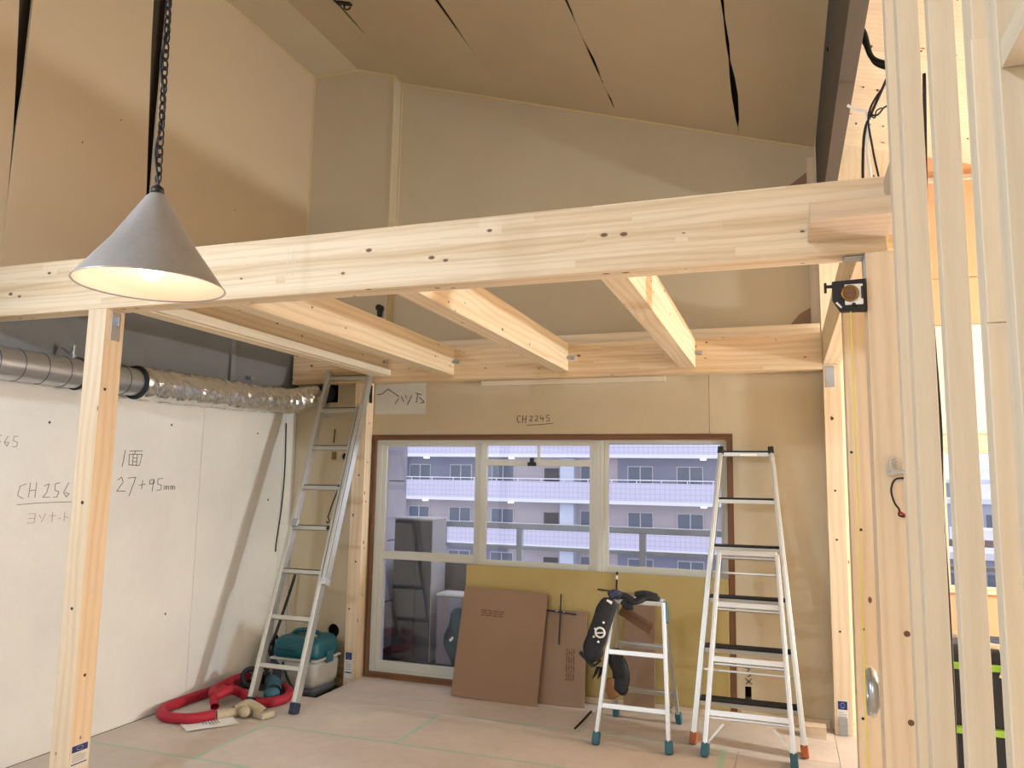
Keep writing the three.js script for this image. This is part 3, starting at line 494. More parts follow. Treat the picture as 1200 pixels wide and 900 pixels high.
unseenLamp('unseen_next_room_lamp', 'unseen lamp on a stand in the next room, placed to light the loft from the right', 7.2, 1.5, 0.8, LAMPS.work, neutral, 0);  // out of view, lights the joist and post sides and the next room
unseenLamp('unseen_side_lamp', 'unseen hanging lamp left of the camera, with a flat disc added to cut its upward light', 1.2, 2.55, 4.8, LAMPS.side, warm, roofY(1.2), 0.32);  // out of view, placed to light the left faces of the studs
unseenLamp('unseen_rear_lamp', 'unseen bulb behind the camera, placed to light the beam fronts and the ceiling', 2.7, 3.1, 7.6, LAMPS.rear, warm, roofY(2.7));  // out of view, placed to light beam fronts and ceiling

// ------------------------------------------------------------------ ducts along the left wall
{
  const d = thing('spiral_duct', 'bare galvanised duct running along the left wall from the edge of the photo', 'duct', [0.11, 2.02, 2.6]);
  part(d, 'pipe', [rod(V(0.11, 1.995, 4.2), V(0.11, 2.018, 1.78), 0.082, 40)], M.galv);
  for (let z = 1.9; z < 4.2; z += 0.132) part(d, 'seam_ring', [new THREE.TorusGeometry(0.0825, 0.0022, 6, 40).translate(0.11, 2.018 - (z - 1.78) * 0.0095, z)], M.steel);
  part(d, 'band', [new THREE.TorusGeometry(0.084, 0.007, 8, 40).scale(1, 1, 1.6).translate(0.11, 2.014, 2.2)], M.blackRubber, 'black hanger band around the duct');
  part(d, 'band', [new THREE.TorusGeometry(0.0835, 0.004, 8, 40).scale(1, 1, 2.4).translate(0.11, 2.014, 2.17)], M.galv);
  part(d, 'hanger', [bx(0.07, 0.1, 2.09, 2.12, 2.2, 2.22, 1, 0.003), rod(V(0.085, 2.11, 2.21), V(0.0, 2.16, 2.21), 0.006, 8), rod(V(0.085, 2.12, 2.21), V(0.085, 2.17, 2.21), 0.009, 8)], M.zinc);
  part(d, 'end_collar', [new THREE.TorusGeometry(0.088, 0.014, 10, 40).translate(0.11, 2.018, 1.79)], M.blackRubber, 'ragged black rubber collar');

  const f = thing('foil_duct', 'duct wrapped in crinkled silver foil, bending at the corner behind the leaning ladder', 'duct', [0.12, 2.03, 1.1]);
  const path = new THREE.CatmullRomCurve3([V(0.115, 2.02, 1.79), V(0.115, 2.03, 1.3), V(0.118, 2.04, 0.8), V(0.122, 2.05, 0.48), V(0.15, 2.06, 0.32), V(0.21, 2.085, 0.2), V(0.27, 2.12, 0.12)]);
  const g = new THREE.TubeGeometry(path, 150, 0.104, 44); const p = g.attributes.position, uv = g.attributes.uv;
  for (let k = 0; k < p.count; k++) {
    const u = uv.getX(k), v = uv.getY(k), c = path.getPointAt(Math.min(1, u)), o = V(p.getX(k), p.getY(k), p.getZ(k)).sub(c);
    const n = vnoise(u * 46, v * 8, 91, 46, 8) - 0.5, n2 = Math.abs(vnoise(u * 90 + v * 7, v * 16, 92, 97, 16) - 0.5) * 2 - 0.5, band = Math.pow(Math.abs(Math.sin(u * 36)), 14);
    const crease = 0.97 + 0.11 * n + 0.09 * n2 - 0.07 * band * (0.5 + n2) - 0.1 * Math.pow(Math.max(0, u - 0.86) / 0.14, 2) - 0.06 * Math.pow(Math.max(0, 0.03 - u) / 0.03, 1);
    o.multiplyScalar(crease); p.setXYZ(k, c.x + o.x, c.y + o.y, c.z + o.z);
  }
  g.computeVertexNormals();
  part(f, 'foil_wrap', [g], M.foil);
  part(f, 'outlet_stub', [rod(V(0.255, 2.11, 0.14), V(0.285, 2.15, 0.002), 0.075, 28)], M.blackRubber, 'dark stub running into the wall opening');
  const cl = solid('pipe_clamp', [rod(V(-0.024, 2.2, 0.62), V(0.02, 2.2, 0.62), 0.008, 8), bx(0.0, 0.028, 2.185, 2.215, 0.605, 0.635, 1, 0.003)], M.zinc, 'small metal fixing above the foil-wrapped duct', 'bracket', [0, 2.19, 0.62]);
}
solid('hanging_cord', [tube([[0.006, 1.9, 0.15], [0.006, 1.7, 0.14], [0.008, 1.5, 0.138], [0.012, 1.35, 0.15], [0.008, 1.2, 0.16], [0.006, 1.0, 0.19], [0.006, 0.9, 0.2]], 0.005, 60, 6)], M.black, 'thin black cord hanging down the white left wall beside the corner', 'cord', [0.006, 0.9, 0.17]);
solid('wire_tails', [tube([[0.3, 2.06, 0.004], [0.27, 2.0, 0.04], [0.34, 1.985, 0.06], [0.40, 2.005, 0.05]], 0.006, 30, 6), tube([[0.3, 2.06, 0.004], [0.26, 1.97, 0.05], [0.33, 1.95, 0.05]], 0.005, 30, 6)], M.zinc, 'crumpled bare wire ends below the duct opening, seen through the leaning ladder', 'wire', [0.3, 1.95, 0.03]);
solid('wire_tail', [tube([[0.36, 1.86, 0.004], [0.365, 1.80, 0.014], [0.36, 1.75, 0.01]], 0.004, 20, 6)], M.iron, 'short dark wire sticking out of the corner wall behind the leaning ladder', 'wire', [0.36, 1.75, 0.005]);
solid('cover_plate', [bx(0.345, 0.385, 1.62, 1.68, 0.0005, 0.008, 1, 0.002)], M.leather, 'small tan cover plate on the corner wall left of the round pipe hole', 'plate', [0.365, 1.62, 0.005]);
{ const t = thing('ceiling_hook', 'black hook bracket on the ceiling at the top edge of the photo', 'hook', [0.94, 4.70, 1.06]);
  part(t, 'bracket', [bar(V(0.9, 4.742, 1.06), V(1.0, 4.711, 1.06), 0.04, 0.012, V(0, 0, 1))], M.black); part(t, 'hook', [tube([[0.95, 4.72, 1.06], [0.95, 4.69, 1.06], [0.98, 4.675, 1.06], [1.0, 4.69, 1.06]], 0.006, 20, 6)], M.iron); }
{ const t = thing('pipe_stub', 'small black pipe stub on the corner pilaster, seen between the loft joists', 'pipe stub', [0.735, 2.8, 0.03]);
  part(t, 'stub', [rod(V(0.735, 2.82, 0.001), V(0.735, 2.82, 0.05), 0.026, 16), rod(V(0.735, 2.82, 0.03), V(0.74, 2.75, 0.03), 0.02, 12)], M.black); }

// ------------------------------------------------------------------ leaning extension ladder
{
  const t = thing('extension_ladder', 'two-section aluminium extension ladder leaning on the rear loft beam by the left wall', 'ladder', [0.6, 0, 0.98]);
  const zAt = (y) => 1.015 - 0.374 * y, side = V(1, 0, 0), n = V(0, 0.374, 1).normalize();
  // lateral centres from foot to top
  const L = (y, hw, off) => V(0.628 - 0.03 * y - hw + 0, y, zAt(y)).addScaledVector(n, off), R = (y, hw, off) => V(0.628 - 0.03 * y + hw, y, zAt(y)).addScaledVector(n, off);
  const lo = 0.165, up = 0.178;
  const profile = (A, B, w, h) => [bar(A, B, w, h, side, 0.002)];
  const rail = (P, y0, y1, hw, off, w, h) => [...profile(P(y0, hw, off), P(y1, hw, off), w, h), bar(P(y0 + 0.02, hw, off + h / 2 + 0.0012), P(y1 - 0.02, hw, off + h / 2 + 0.0012), w * 0.3, 0.003, side, 0.001)];
  part(t, 'lower_rail', rail(L, 0.05, 2.02, lo, 0, 0.03, 0.06), M.alu);
  part(t, 'lower_rail', rail(R, 0.05, 2.02, lo, 0, 0.03, 0.06), M.alu);
  part(t, 'upper_rail', rail(L, 0.77, 2.31, up + 0.006, -0.02, 0.026, 0.055), M.alu);
  part(t, 'upper_rail', rail(R, 0.77, 2.31, up + 0.006, -0.02, 0.026, 0.055), M.alu);
  part(t, 'cover_strip', [bar(R(0.78, up + 0.008, 0.03), R(2.02, up + 0.008, 0.03), 0.028, 0.008, side)], M.aluBright, 'bright white strip along the right rail');
  part(t, 'blue_line', [bar(R(0.8, up - 0.004, 0.034), R(2.0, up - 0.004, 0.034), 0.003, 0.004, side, 0)], M.navy);
  for (const y of [0.25, 0.54, 0.83, 1.12, 1.40, 1.69, 1.98, 2.25]) {
    const off = y > 2 ? -0.02 : 0.004, w = y > 2 ? up : lo;
    const r = part(t, 'rung', [bar(L(y, w, off), R(y, w, off), 0.034, 0.03, n, 0.005)], M.alu);
    if (y > 0.7) part(r, 'tread_strip', [bar(L(y, w - 0.02, off).add(V(0, 0.0165, 0)), R(y, w - 0.02, off).add(V(0, 0.0165, 0)), 0.028, 0.004, n, 0.001)], M.blackRubber);
  }
  for (const P of [L, R]) part(t, 'foot', [bar(P(0.001, lo, 0), P(0.065, lo, 0), 0.042, 0.068, side, 0.006)], M.navy, 'dark blue rubber foot');
  part(t, 'end_bracket', [bar(R(0.76, up + 0.006, -0.01), R(0.80, up + 0.006, -0.01), 0.034, 0.075, side, 0.003)], M.aluBright);
  part(t, 'end_bracket', [bar(L(0.74, lo, -0.02), L(0.80, lo, -0.02), 0.03, 0.04, side, 0.003)], M.aluBright);
  part(t, 'lock', [bar(L(1.12, lo - 0.03, 0.03), L(1.17, lo - 0.035, 0.03), 0.05, 0.03, side, 0.006)], M.zinc, 'shiny rung lock');
  part(t, 'rope', [tube([R(1.42, lo - 0.01, 0.02), R(1.3, lo - 0.03, 0.03), R(1.19, lo - 0.045, 0.03)], 0.005, 20, 6), new THREE.SphereGeometry(0.013, 10, 8).translate(...R(1.41, lo - 0.012, 0.02).toArray()), new THREE.SphereGeometry(0.014, 10, 8).translate(...R(1.12, lo - 0.03, 0.02).toArray())], M.black);
  const hk = R(1.19, lo - 0.045, 0.03); part(t, 'hook', [tube([hk, hk.clone().add(V(0.012, -0.02, 0)), hk.clone().add(V(0.002, -0.04, 0)), hk.clone().add(V(-0.012, -0.025, 0))], 0.004, 20, 6)], M.iron);
}

// ------------------------------------------------------------------ stepladders on the right, folded and leaning on the wall
{
  const n1 = V(0, 0.278, 1).normalize(), side = V(1, 0, 0);
  const t = thing('stepladder', 'tall folded aluminium stepladder with black treads and orange feet leaning on the wall', 'stepladder', [3.5, 0, 0.6]);
  const P = (s, y, off) => V(3.503 + s * (0.155 + (1.69 - y) * 0.0865), y, 0.62 - 0.278 * y).addScaledVector(n1, off);
  for (const s of [-1, 1]) {
    part(t, 'front_rail', [bar(P(s, 0.05, 0), P(s, 1.69, 0), 0.03, 0.05, side, 0.002), bar(P(s, 0.06, 0.027), P(s, 1.68, 0.027), 0.010, 0.004, side, 0.001)], M.alu);
    part(t, 'rear_rail', [bar(P(s, 0.05, -0.058), P(s, 1.66, -0.058), 0.026, 0.045, side, 0.002)], M.alu);
    part(t, 'rail_edge', [bar(P(s, 0.1, -0.03), P(s, 1.66, -0.03), 0.022, 0.006, side, 0)], M.black, 'black gap strip between the folded legs');
    for (const off of [0, -0.058]) part(t, 'foot', [bar(P(s, 0.001, off), P(s, 0.065, off), 0.04, 0.055, side, 0.006)], M.orangefoot, 'orange rubber foot');
    part(t, 'top_cap', [bar(P(s, 1.67, -0.02), P(s, 1.715, -0.02), 0.036, 0.1, side, 0.005)], M.black);
  }
  for (const y of [1.69, 1.39, 1.10, 0.80, 0.52, 0.235]) {
    const w = (q, dz, dy) => P(q, y, 0).add(V(-q * 0.012, dy, dz));
    const st = part(t, 'step', [bar(w(-1, -0.01, -0.018), w(1, -0.01, -0.018), 0.028, 0.012, V(0, 1, 0), 0.002), bar(w(-1, -0.055, -0.026), w(1, -0.055, -0.026), 0.09, 0.008, V(0, 0, 1), 0.001), bar(w(-1, -0.095, -0.022), w(1, -0.095, -0.022), 0.02, 0.01, V(0, 1, 0), 0.001)], M.alu);
    part(st, 'tread', [bar(w(-1, -0.052, -0.002), w(1, -0.052, -0.002), 0.1, 0.012, V(0, 0, 1), 0.003)], M.blackRubber, 'black rubber tread');
  }
  part(t, 'rear_brace', [bar(P(-1, 0.4, -0.06), P(1, 0.4, -0.06), 0.022, 0.012, n1), bar(P(-1, 0.95, -0.06), P(1, 0.95, -0.06), 0.022, 0.012, n1)], M.alu);
  part(t, 'label_tape', [bar(P(-0.2, 1.66, 0.02), P(0.45, 1.66, 0.02), 0.014, 0.002, V(0, 1, 0), 0)], M.white);
  const n2 = V(0, 0.36, 1).normalize();
  const b = thing('stepladder', 'smaller folded aluminium stepladder with blue feet leaning in front of the tall one', 'stepladder', [3.52, 0, 0.78]);
  const Q = (s, y, off) => V(3.515 + s * (0.165 + (1.065 - y) * 0.063), y, 0.81 - 0.36 * y).addScaledVector(n2, off);
  for (const s of [-1, 1]) {
    part(b, 'front_rail', [bar(Q(s, 0.05, 0), Q(s, 1.065, 0), 0.026, 0.04, side, 0.002), bar(Q(s, 0.06, 0.022), Q(s, 1.05, 0.022), 0.008, 0.004, side, 0.001)], M.aluBright);
    part(b, 'rear_rail', [bar(Q(s, 0.05, -0.048), Q(s, 1.02, -0.048), 0.022, 0.03, side, 0.002)], M.alu);
    for (const off of [0.002, -0.05]) part(b, 'foot', [bar(Q(s, 0.001, off), Q(s, 0.07, off), 0.04, 0.045, side, 0.007)], M.bluefoot, 'blue rubber foot');
    part(b, 'hinge', [bar(Q(s, 0.93, -0.022), Q(s, 1.02, -0.022), 0.03, 0.03, side, 0.004)], M.bluefoot);
    part(b, 'brace', [bar(Q(s, 0.17, -0.02).add(V(-s * 0.09, 0, 0)), Q(s, 0.06, -0.03), 0.012, 0.01, side, 0.001)], M.alu);
  }
  for (const y of [1.065, 0.775, 0.485, 0.215]) part(b, 'step', [bar(Q(-1, y, 0.004), Q(1, y, 0.004), 0.032, 0.022, n2.clone().cross(side), 0.003), bar(Q(-1, y - 0.022, -0.02), Q(1, y - 0.022, -0.02), 0.03, 0.01, n2, 0.001)], M.aluBright);
}
// ------------------------------------------------------------------ small open stepladder with the tool belt
{
  const side = V(1, 0, 0), t = thing('stepladder', 'low aluminium stepladder standing open with a black tool belt hung over its top', 'stepladder', [2.88, 0, 0.55]);
  const F = (s, y) => V(2.892 + s * (0.148 + (0.775 - y) * 0.076), y, 0.845 - 0.3 * y), B = (s, y) => V(2.882 + s * (0.138 + (0.775 - y) * 0.079), y, 0.26 + 0.33 * y);
  const nf = V(0, 0.3, 1).normalize(), nb = V(0, 0.33, -1).normalize();
  for (const s of [-1, 1]) {
    part(t, 'front_rail', [bar(F(s, 0.05), F(s, 0.775), 0.022, 0.04, side, 0.002), bar(F(s, 0.06).addScaledVector(nf, 0.022), F(s, 0.77).addScaledVector(nf, 0.022), 0.008, 0.004, side, 0.001)], M.aluBright);
    part(t, 'rear_rail', [bar(B(s, 0.05), B(s, 0.755), 0.02, 0.036, side, 0.002)], M.alu);
    part(t, 'foot', [bar(F(s, 0.001), F(s, 0.07), 0.042, 0.05, side, 0.009)], M.bluefoot, 'blue-green rubber foot');
    part(t, 'foot', [bar(B(s, 0.001), B(s, 0.07), 0.038, 0.046, side, 0.009)], M.bluefoot, 'blue-green rubber foot');
    part(t, 'hinge', [bar(F(s, 0.66).add(V(s * 0.012, 0, -0.03)), F(s, 0.78).add(V(s * 0.006, 0, -0.02)), 0.02, 0.07, side, 0.006)], M.bluefoot, 'blue-green hinge plate');
    part(t, 'spreader', [bar(F(s, 0.2).add(V(-s * 0.01, 0, -0.02)), F(s, 0.14).add(V(-s * 0.02, 0, -0.26)), 0.006, 0.014, side, 0), bar(B(s, 0.2).add(V(-s * 0.01, 0, 0.02)), F(s, 0.14).add(V(-s * 0.02, 0, -0.26)), 0.006, 0.014, side, 0)], M.zinc);
  }
  for (const y of [0.487, 0.203]) part(t, 'front_step', [bar(F(-1, y), F(1, y), 0.026, 0.03, nf, 0.004)], M.aluBright);
  for (const y of [0.48, 0.188]) part(t, 'rear_step', [bar(B(-1, y), B(1, y), 0.026, 0.03, nb, 0.004)], M.alu);
  part(t, 'top_plate', [bx(2.745, 3.035, 0.755, 0.782, 0.50, 0.625, 0, 0.004)], M.aluBright);

  // tool belt: thick strap over the top plate, a long pouch with a dial, a drooping pouch
  const k = thing('tool_belt', 'black tool belt with pouches and a white-rimmed dial hanging on the low stepladder', 'tool belt', [2.74, 0.45, 0.66]);
  const lump = (pts, w, d, N = V(0, 0, 1)) => {   // a padded strip through points, width w, thickness d
    const c = new THREE.CatmullRomCurve3(pts.map((p) => V(...p))), n = 40, geo = new THREE.TubeGeometry(c, n, 1, 16), p = geo.attributes.position, uv = geo.attributes.uv;
    for (let i = 0; i < p.count; i++) {
      const u = Math.min(1, uv.getX(i)), o = c.getPointAt(u), T = c.getTangentAt(u), S_ = V(0, 0, 0).crossVectors(T, N).normalize(), e = V(p.getX(i), p.getY(i), p.getZ(i)).sub(o);
      const a = e.dot(S_), b = e.clone().addScaledVector(S_, -a).addScaledVector(T, -e.dot(T)), cap = Math.sqrt(Math.max(0.02, 1 - Math.pow(Math.abs(2 * u - 1), 10)));
      const m = Math.max(Math.abs(a), b.length(), 1e-6), q = 1 / Math.pow(Math.pow(Math.abs(a), 3) + Math.pow(b.length(), 3), 1 / 3) || 0;
      const wob = 1 + 0.18 * (vnoise(u * 9, i % 17 / 4, 33, 9, 9) - 0.5), B_ = b.clone().normalize();
      p.setXYZ(i, ...o.clone().addScaledVector(S_, a * q * w / 2 * cap * wob).addScaledVector(B_, b.length() * q * d / 2 * cap * wob).toArray());
    }
    geo.computeVertexNormals(); return geo;
  };
  part(k, 'strap', [lump([[2.72, 0.80, 0.64], [2.80, 0.80, 0.61], [2.87, 0.775, 0.64], [2.94, 0.80, 0.60], [3.02, 0.79, 0.60]], 0.055, 0.03, V(0, 1, 0.3)), lump([[2.86, 0.81, 0.58], [2.93, 0.815, 0.57], [3.0, 0.80, 0.58]], 0.06, 0.03, V(0, 1, 0.2)), lump([[2.80, 0.78, 0.645], [2.835, 0.745, 0.655], [2.87, 0.75, 0.65]], 0.04, 0.02)], M.blackRubber);
  part(k, 'pouch', [lump([[2.735, 0.79, 0.665], [2.70, 0.69, 0.70], [2.665, 0.58, 0.725], [2.645, 0.49, 0.73], [2.68, 0.44, 0.735]], 0.115, 0.05)], M.blackRubber);
  part(k, 'blue_pad', [lump([[2.72, 0.80, 0.66], [2.75, 0.815, 0.645], [2.79, 0.80, 0.63]], 0.05, 0.045)], M.navy, 'dark blue padded end');
  part(k, 'white_tag', [bar(V(2.722, 0.745, 0.70), V(2.735, 0.78, 0.693), 0.035, 0.006, side, 0.002)], M.white);
  const dial = part(k, 'dial', [new THREE.TorusGeometry(0.027, 0.006, 8, 28).translate(2.69, 0.602, 0.756)], M.white, 'white-rimmed round dial');
  part(dial, 'dial_face', [rod(V(2.69, 0.602, 0.74), V(2.69, 0.602, 0.757), 0.025, 24)], M.black); part(dial, 'dial_bar', [bar(V(2.67, 0.598, 0.76), V(2.712, 0.604, 0.76), 0.009, 0.006, V(0, 1, 0))], M.white);
  part(k, 'stud', [[2.66, 0.62], [2.652, 0.575], [2.678, 0.548], [2.71, 0.66]].map(([x, y]) => new THREE.SphereGeometry(0.0075, 8, 6).translate(x, y, 0.752)), M.white);
  part(k, 'drooping_pouch', [lump([[2.755, 0.50, 0.66], [2.765, 0.43, 0.65], [2.79, 0.36, 0.64], [2.785, 0.28, 0.645], [2.77, 0.24, 0.65]], 0.10, 0.06)], M.blackRubber);
  part(k, 'leather_flap', [lump([[2.72, 0.33, 0.665], [2.735, 0.27, 0.665], [2.76, 0.215, 0.665]], 0.07, 0.02)], M.leather, 'worn tan leather flap');
  solid('hammer_handle', [bar(V(2.76, 0.70, 0.50), V(2.94, 0.605, 0.50), 0.06, 0.03, V(0, 1, 0), 0.006), bar(V(2.935, 0.607, 0.50), V(2.95, 0.60, 0.50), 0.062, 0.032, V(0, 1, 0), 0.004)], M.toolWood, 'brown wooden piece slanting through the top of the low stepladder', 'tool handle', [2.85, 0.6, 0.5]);
  const h = thing('hex_key_tool', 'black bent tool jutting out left of the tool belt', 'tool', [2.62, 0.42, 0.72]);
  part(h, 'handle', [bar(V(2.56, 0.475, 0.72), V(2.645, 0.40, 0.725), 0.022, 0.02, side, 0.004)], M.black);
  part(h, 'shank', [bar(V(2.645, 0.40, 0.725), V(2.69, 0.44, 0.725), 0.014, 0.014, side, 0.003), rod(V(2.62, 0.485, 0.725), V(2.665, 0.43, 0.725), 0.003, 6)], M.iron);
  part(h, 'bristles', [0, 1, 2, 3, 4, 5, 6, 7].map((i) => rod(V(2.665 + i * 0.007, 0.40, 0.72), V(2.64 + i * 0.01, 0.33 + 0.012 * (i % 3), 0.72), 0.004, 5)), M.iron);
  solid('pry_bar', [tube([[2.516, 0.006, 0.24], [2.513, 0.006, 0.44], [2.508, 0.006, 0.62]], 0.006, 20, 8)], M.iron, 'thin dark rod lying on the floor left of the low stepladder', 'rod', [2.51, 0.0, 0.43]);
}

// ------------------------------------------------------------------ boards below the window
solid('insulation_board', [bx(1.535, 3.372, 0.042, 0.868, 0.013, 0.035, 0, 0.002)], M.yellowBoard, 'large mustard yellow board covering the wall under the window', 'board', [2.45, 0.042, 0.024]);
solid('insulation_board_lip', [bx(1.50, 3.37, 0.0005, 0.04, 0.013, 0.05, 0, 0.002)], M.rough, 'low pale wood strip on the floor under the mustard yellow board', 'strip', [2.4, 0, 0.03]);
function leaning(name, mat, label, x0, x1, hgt, zFoot, zTop, dx, inkRect) {
  const A = V((x0 + x1) / 2, 0.0012, zFoot), B = V((x0 + x1) / 2 + dx, hgt, zTop), t = thing(name, label, 'cardboard', [A.x, 0, A.z], 'cardboard sheets');
  part(t, 'sheet', [bar(A, B, x1 - x0, 0.011, V(1, 0, 0), 0.002)], mat);
  const U = B.clone().sub(A).normalize(), N = V(0, 0, 0).crossVectors(V(1, 0, 0), U).normalize(), X = V(0, 0, 0).crossVectors(U, N).normalize(), lines = [];
  if (inkRect) { const [u, v, w, rows, vertical] = inkRect;
    for (let r = 0; r < rows; r++) { let a = 0; while (a < w) { const l = Math.min(w - a, 0.012 + rnd() * 0.05); const du = vertical ? [r * 0.016, a] : [a, -r * 0.016], dv = vertical ? [r * 0.016, a + l] : [a + l, -r * 0.016];
      const p = (q) => A.clone().addScaledVector(X, u + q[0]).addScaledVector(U, v + q[1]).addScaledVector(N, 0.0062);
      lines.push(bar(p(du), p(dv), 0.009, 0.0006, vertical ? X : U, 0)); a += l + 0.008; } }
    part(t, 'faded_print', lines, M.cardInk); }
}
leaning('cardboard_sheet', M.card, 'large brown cardboard sheet leaning in front, left of the narrow one', 1.535, 2.155, 0.715, 0.262, 0.095, 0.02, [-0.16, 0.58, 0.17, 3, false]);
leaning('cardboard_sheet', M.cardDark, 'narrower cardboard sheet with upright print, behind the large sheet', 2.0, 2.455, 0.60, 0.185, 0.07, -0.01, [0.1, 0.16, 0.2, 4, true]);
leaning('cardboard_sheet', M.cardDark, 'narrow brown cardboard strip standing behind the low stepladder', 2.70, 2.905, 0.745, 0.10, 0.048, 0.0, null);
{
  const c1 = thing('cross_marker', 'thin black cross of two rods over the top edge of the narrow cardboard', 'cross', [2.26, 0.38, 0.14]);
  part(c1, 'upright', [bar(V(2.268, 0.385, 0.143), V(2.265, 0.71, 0.085), 0.009, 0.008)], M.black); part(c1, 'crossbar', [bar(V(2.14, 0.598, 0.098), V(2.375, 0.583, 0.098), 0.009, 0.008, V(0, 1, 0))], M.black);
  part(c1, 'clip', [bx(2.235, 2.25, 0.593, 0.605, 0.1, 0.112, 0, 0.003), bx(2.285, 2.298, 0.59, 0.601, 0.1, 0.112, 0, 0.003)], M.zinc);
  const c2 = thing('cross_marker', 'thin black cross on the yellow board above the low stepladder', 'cross', [2.66, 0.6, 0.04]);
  part(c2, 'upright', [bar(V(2.633, 0.61, 0.04), V(2.645, 0.86, 0.04), 0.009, 0.008), new THREE.SphereGeometry(0.009, 8, 6).translate(2.646, 0.868, 0.044)], M.black); part(c2, 'crossbar', [bar(V(2.51, 0.752, 0.04), V(2.755, 0.733, 0.04), 0.008, 0.008, V(0, 1, 0))], M.black);
  part(c2, 'pale_tip', [bar(V(2.643, 0.825, 0.042), V(2.645, 0.852, 0.042), 0.012, 0.010)], M.white);
}

// ------------------------------------------------------------------ vacuum cleaner in the open floor corner, hose and tools
{
  const y0 = -0.09, cx = 0.385, cz = 0.29, t = thing('vacuum_cleaner', 'site vacuum cleaner with a teal motor head on a pale grey tank behind the ladder', 'vacuum cleaner', [cx, y0, cz]);
  const rbox = (w, h, d, r, x, y, z, taper = 1) => { const g = new RoundedBoxGeometry(w, h, d, 4, r), p = g.attributes.position; for (let k = 0; k < p.count; k++) { const f = 1 + (taper - 1) * (p.getY(k) / h + 0.5); p.setX(k, p.getX(k) * f); p.setZ(k, p.getZ(k) * f); } g.computeVertexNormals(); return g.translate(x, y, z); };
  part(t, 'base', [rbox(0.345, 0.07, 0.29, 0.03, cx, y0 + 0.05, cz, 1.04)], hex(0x5c646c, 0.6));
  for (const [sx, sz] of [[-1, -1], [1, -1], [-1, 1], [1, 1]]) part(t, 'caster', [rod(V(cx + sx * 0.14 - 0.012, y0 + 0.022, cz + sz * 0.11), V(cx + sx * 0.14 + 0.012, y0 + 0.022, cz + sz * 0.11), 0.0215, 16)], M.black);
  part(t, 'tank', [rbox(0.37, 0.20, 0.32, 0.05, cx, y0 + 0.17, cz, 1.06)], M.greyPlastic);
  part(t, 'rim', [rbox(0.392, 0.02, 0.342, 0.009, cx, y0 + 0.268, cz)], M.greyPlastic);
  part(t, 'motor_head', [rbox(0.40, 0.155, 0.345, 0.06, cx, y0 + 0.345, cz, 0.88)], M.teal);
  part(t, 'handle', [tube([[cx - 0.13, y0 + 0.40, cz], [cx - 0.09, y0 + 0.438, cz], [cx, y0 + 0.45, cz], [cx + 0.09, y0 + 0.438, cz], [cx + 0.13, y0 + 0.40, cz]], 0.016, 30, 10)], M.teal);
  part(t, 'top_button', [rod(V(cx + 0.09, y0 + 0.41, cz + 0.06), V(cx + 0.09, y0 + 0.432, cz + 0.06), 0.03, 20)], M.beigePlastic);
  part(t, 'vent_groove', [bx(cx - 0.14, cx + 0.02, y0 + 0.325, y0 + 0.345, cz + 0.155, cz + 0.172, 0, 0.005)], M.tealDark);
  part(t, 'latch', [bx(cx + 0.195, cx + 0.21, y0 + 0.24, y0 + 0.32, cz - 0.04, cz + 0.04, 1, 0.005), bx(cx + 0.10, cx + 0.16, y0 + 0.27, y0 + 0.29, cz + 0.165, cz + 0.18, 0, 0.004)], M.bluefoot);
  part(t, 'strap', [tube([[cx - 0.08, y0 + 0.25, cz + 0.17], [cx - 0.03, y0 + 0.15, cz + 0.178], [cx + 0.03, y0 + 0.06, cz + 0.175]], 0.008, 20, 6)], M.black);
  part(t, 'cord', [tube([[0.19, 0.25, 0.34], [0.12, 0.30, 0.30], [0.10, 0.2, 0.30], [0.15, 0.13, 0.36], [0.09, 0.22, 0.33], [0.13, 0.28, 0.34], [0.12, 0.5, 0.2], [0.11, 0.75, 0.06]], 0.011, 70, 8)], M.black);
  solid('vacuum_hose', [tube([[0.43, 0.032, 1.30], [0.33, 0.032, 1.415], [0.17, 0.032, 1.43], [0.06, 0.032, 1.33], [0.04, 0.032, 1.10], [0.05, 0.034, 0.86], [0.09, 0.06, 0.68], [0.16, 0.095, 0.66], [0.17, 0.10, 0.86], [0.20, 0.085, 1.04], [0.26, 0.08, 1.1], [0.29, 0.09, 0.98], [0.31, 0.05, 0.90], [0.42, 0.033, 0.95], [0.55, 0.032, 0.96], [0.60, 0.032, 0.84], [0.54, 0.034, 0.7], [0.44, 0.036, 0.62]], 0.031, 260, 16),
    tube([[0.25, 0.10, 1.0], [0.27, 0.07, 1.12], [0.32, 0.035, 1.17]], 0.026, 30, 14)], M.redHose, 'thick red vacuum hose lying in loops on the floor by the left wall', 'hose', [0.25, 0, 1.05]);
  const nz = thing('hose_nozzle', 'beige plastic hose nozzle lying on the floor between hose and paper', 'nozzle', [0.5, 0, 1.2]);
  part(nz, 'pipe', [rod(V(0.435, 0.033, 1.29), V(0.53, 0.036, 1.17), 0.028, 20, 0.024)], M.beigePlastic);
  part(nz, 'grip', [tube([[0.50, 0.036, 1.2], [0.535, 0.06, 1.13], [0.59, 0.045, 1.12], [0.66, 0.02, 1.13]], 0.034, 30, 14), new THREE.SphereGeometry(0.036, 16, 12).translate(0.56, 0.038, 1.19)], M.beigePlastic);
  part(nz, 'mouth', [bar(V(0.62, 0.024, 1.125), V(0.71, 0.02, 1.15), 0.1, 0.036, V(-0.2, 0, 1), 0.008)], M.beigePlastic);
  const pg = thing('power_tool', 'black and teal power tool lying behind the foot of the leaning ladder', 'power tool', [0.46, 0, 0.78]);
  part(pg, 'body', [tube([[0.36, 0.075, 0.64], [0.44, 0.07, 0.74], [0.50, 0.06, 0.82]], 0.05, 24, 16), new THREE.SphereGeometry(0.05, 16, 12).scale(1, 0.8, 1.2).translate(0.50, 0.055, 0.84)], M.bluefoot);
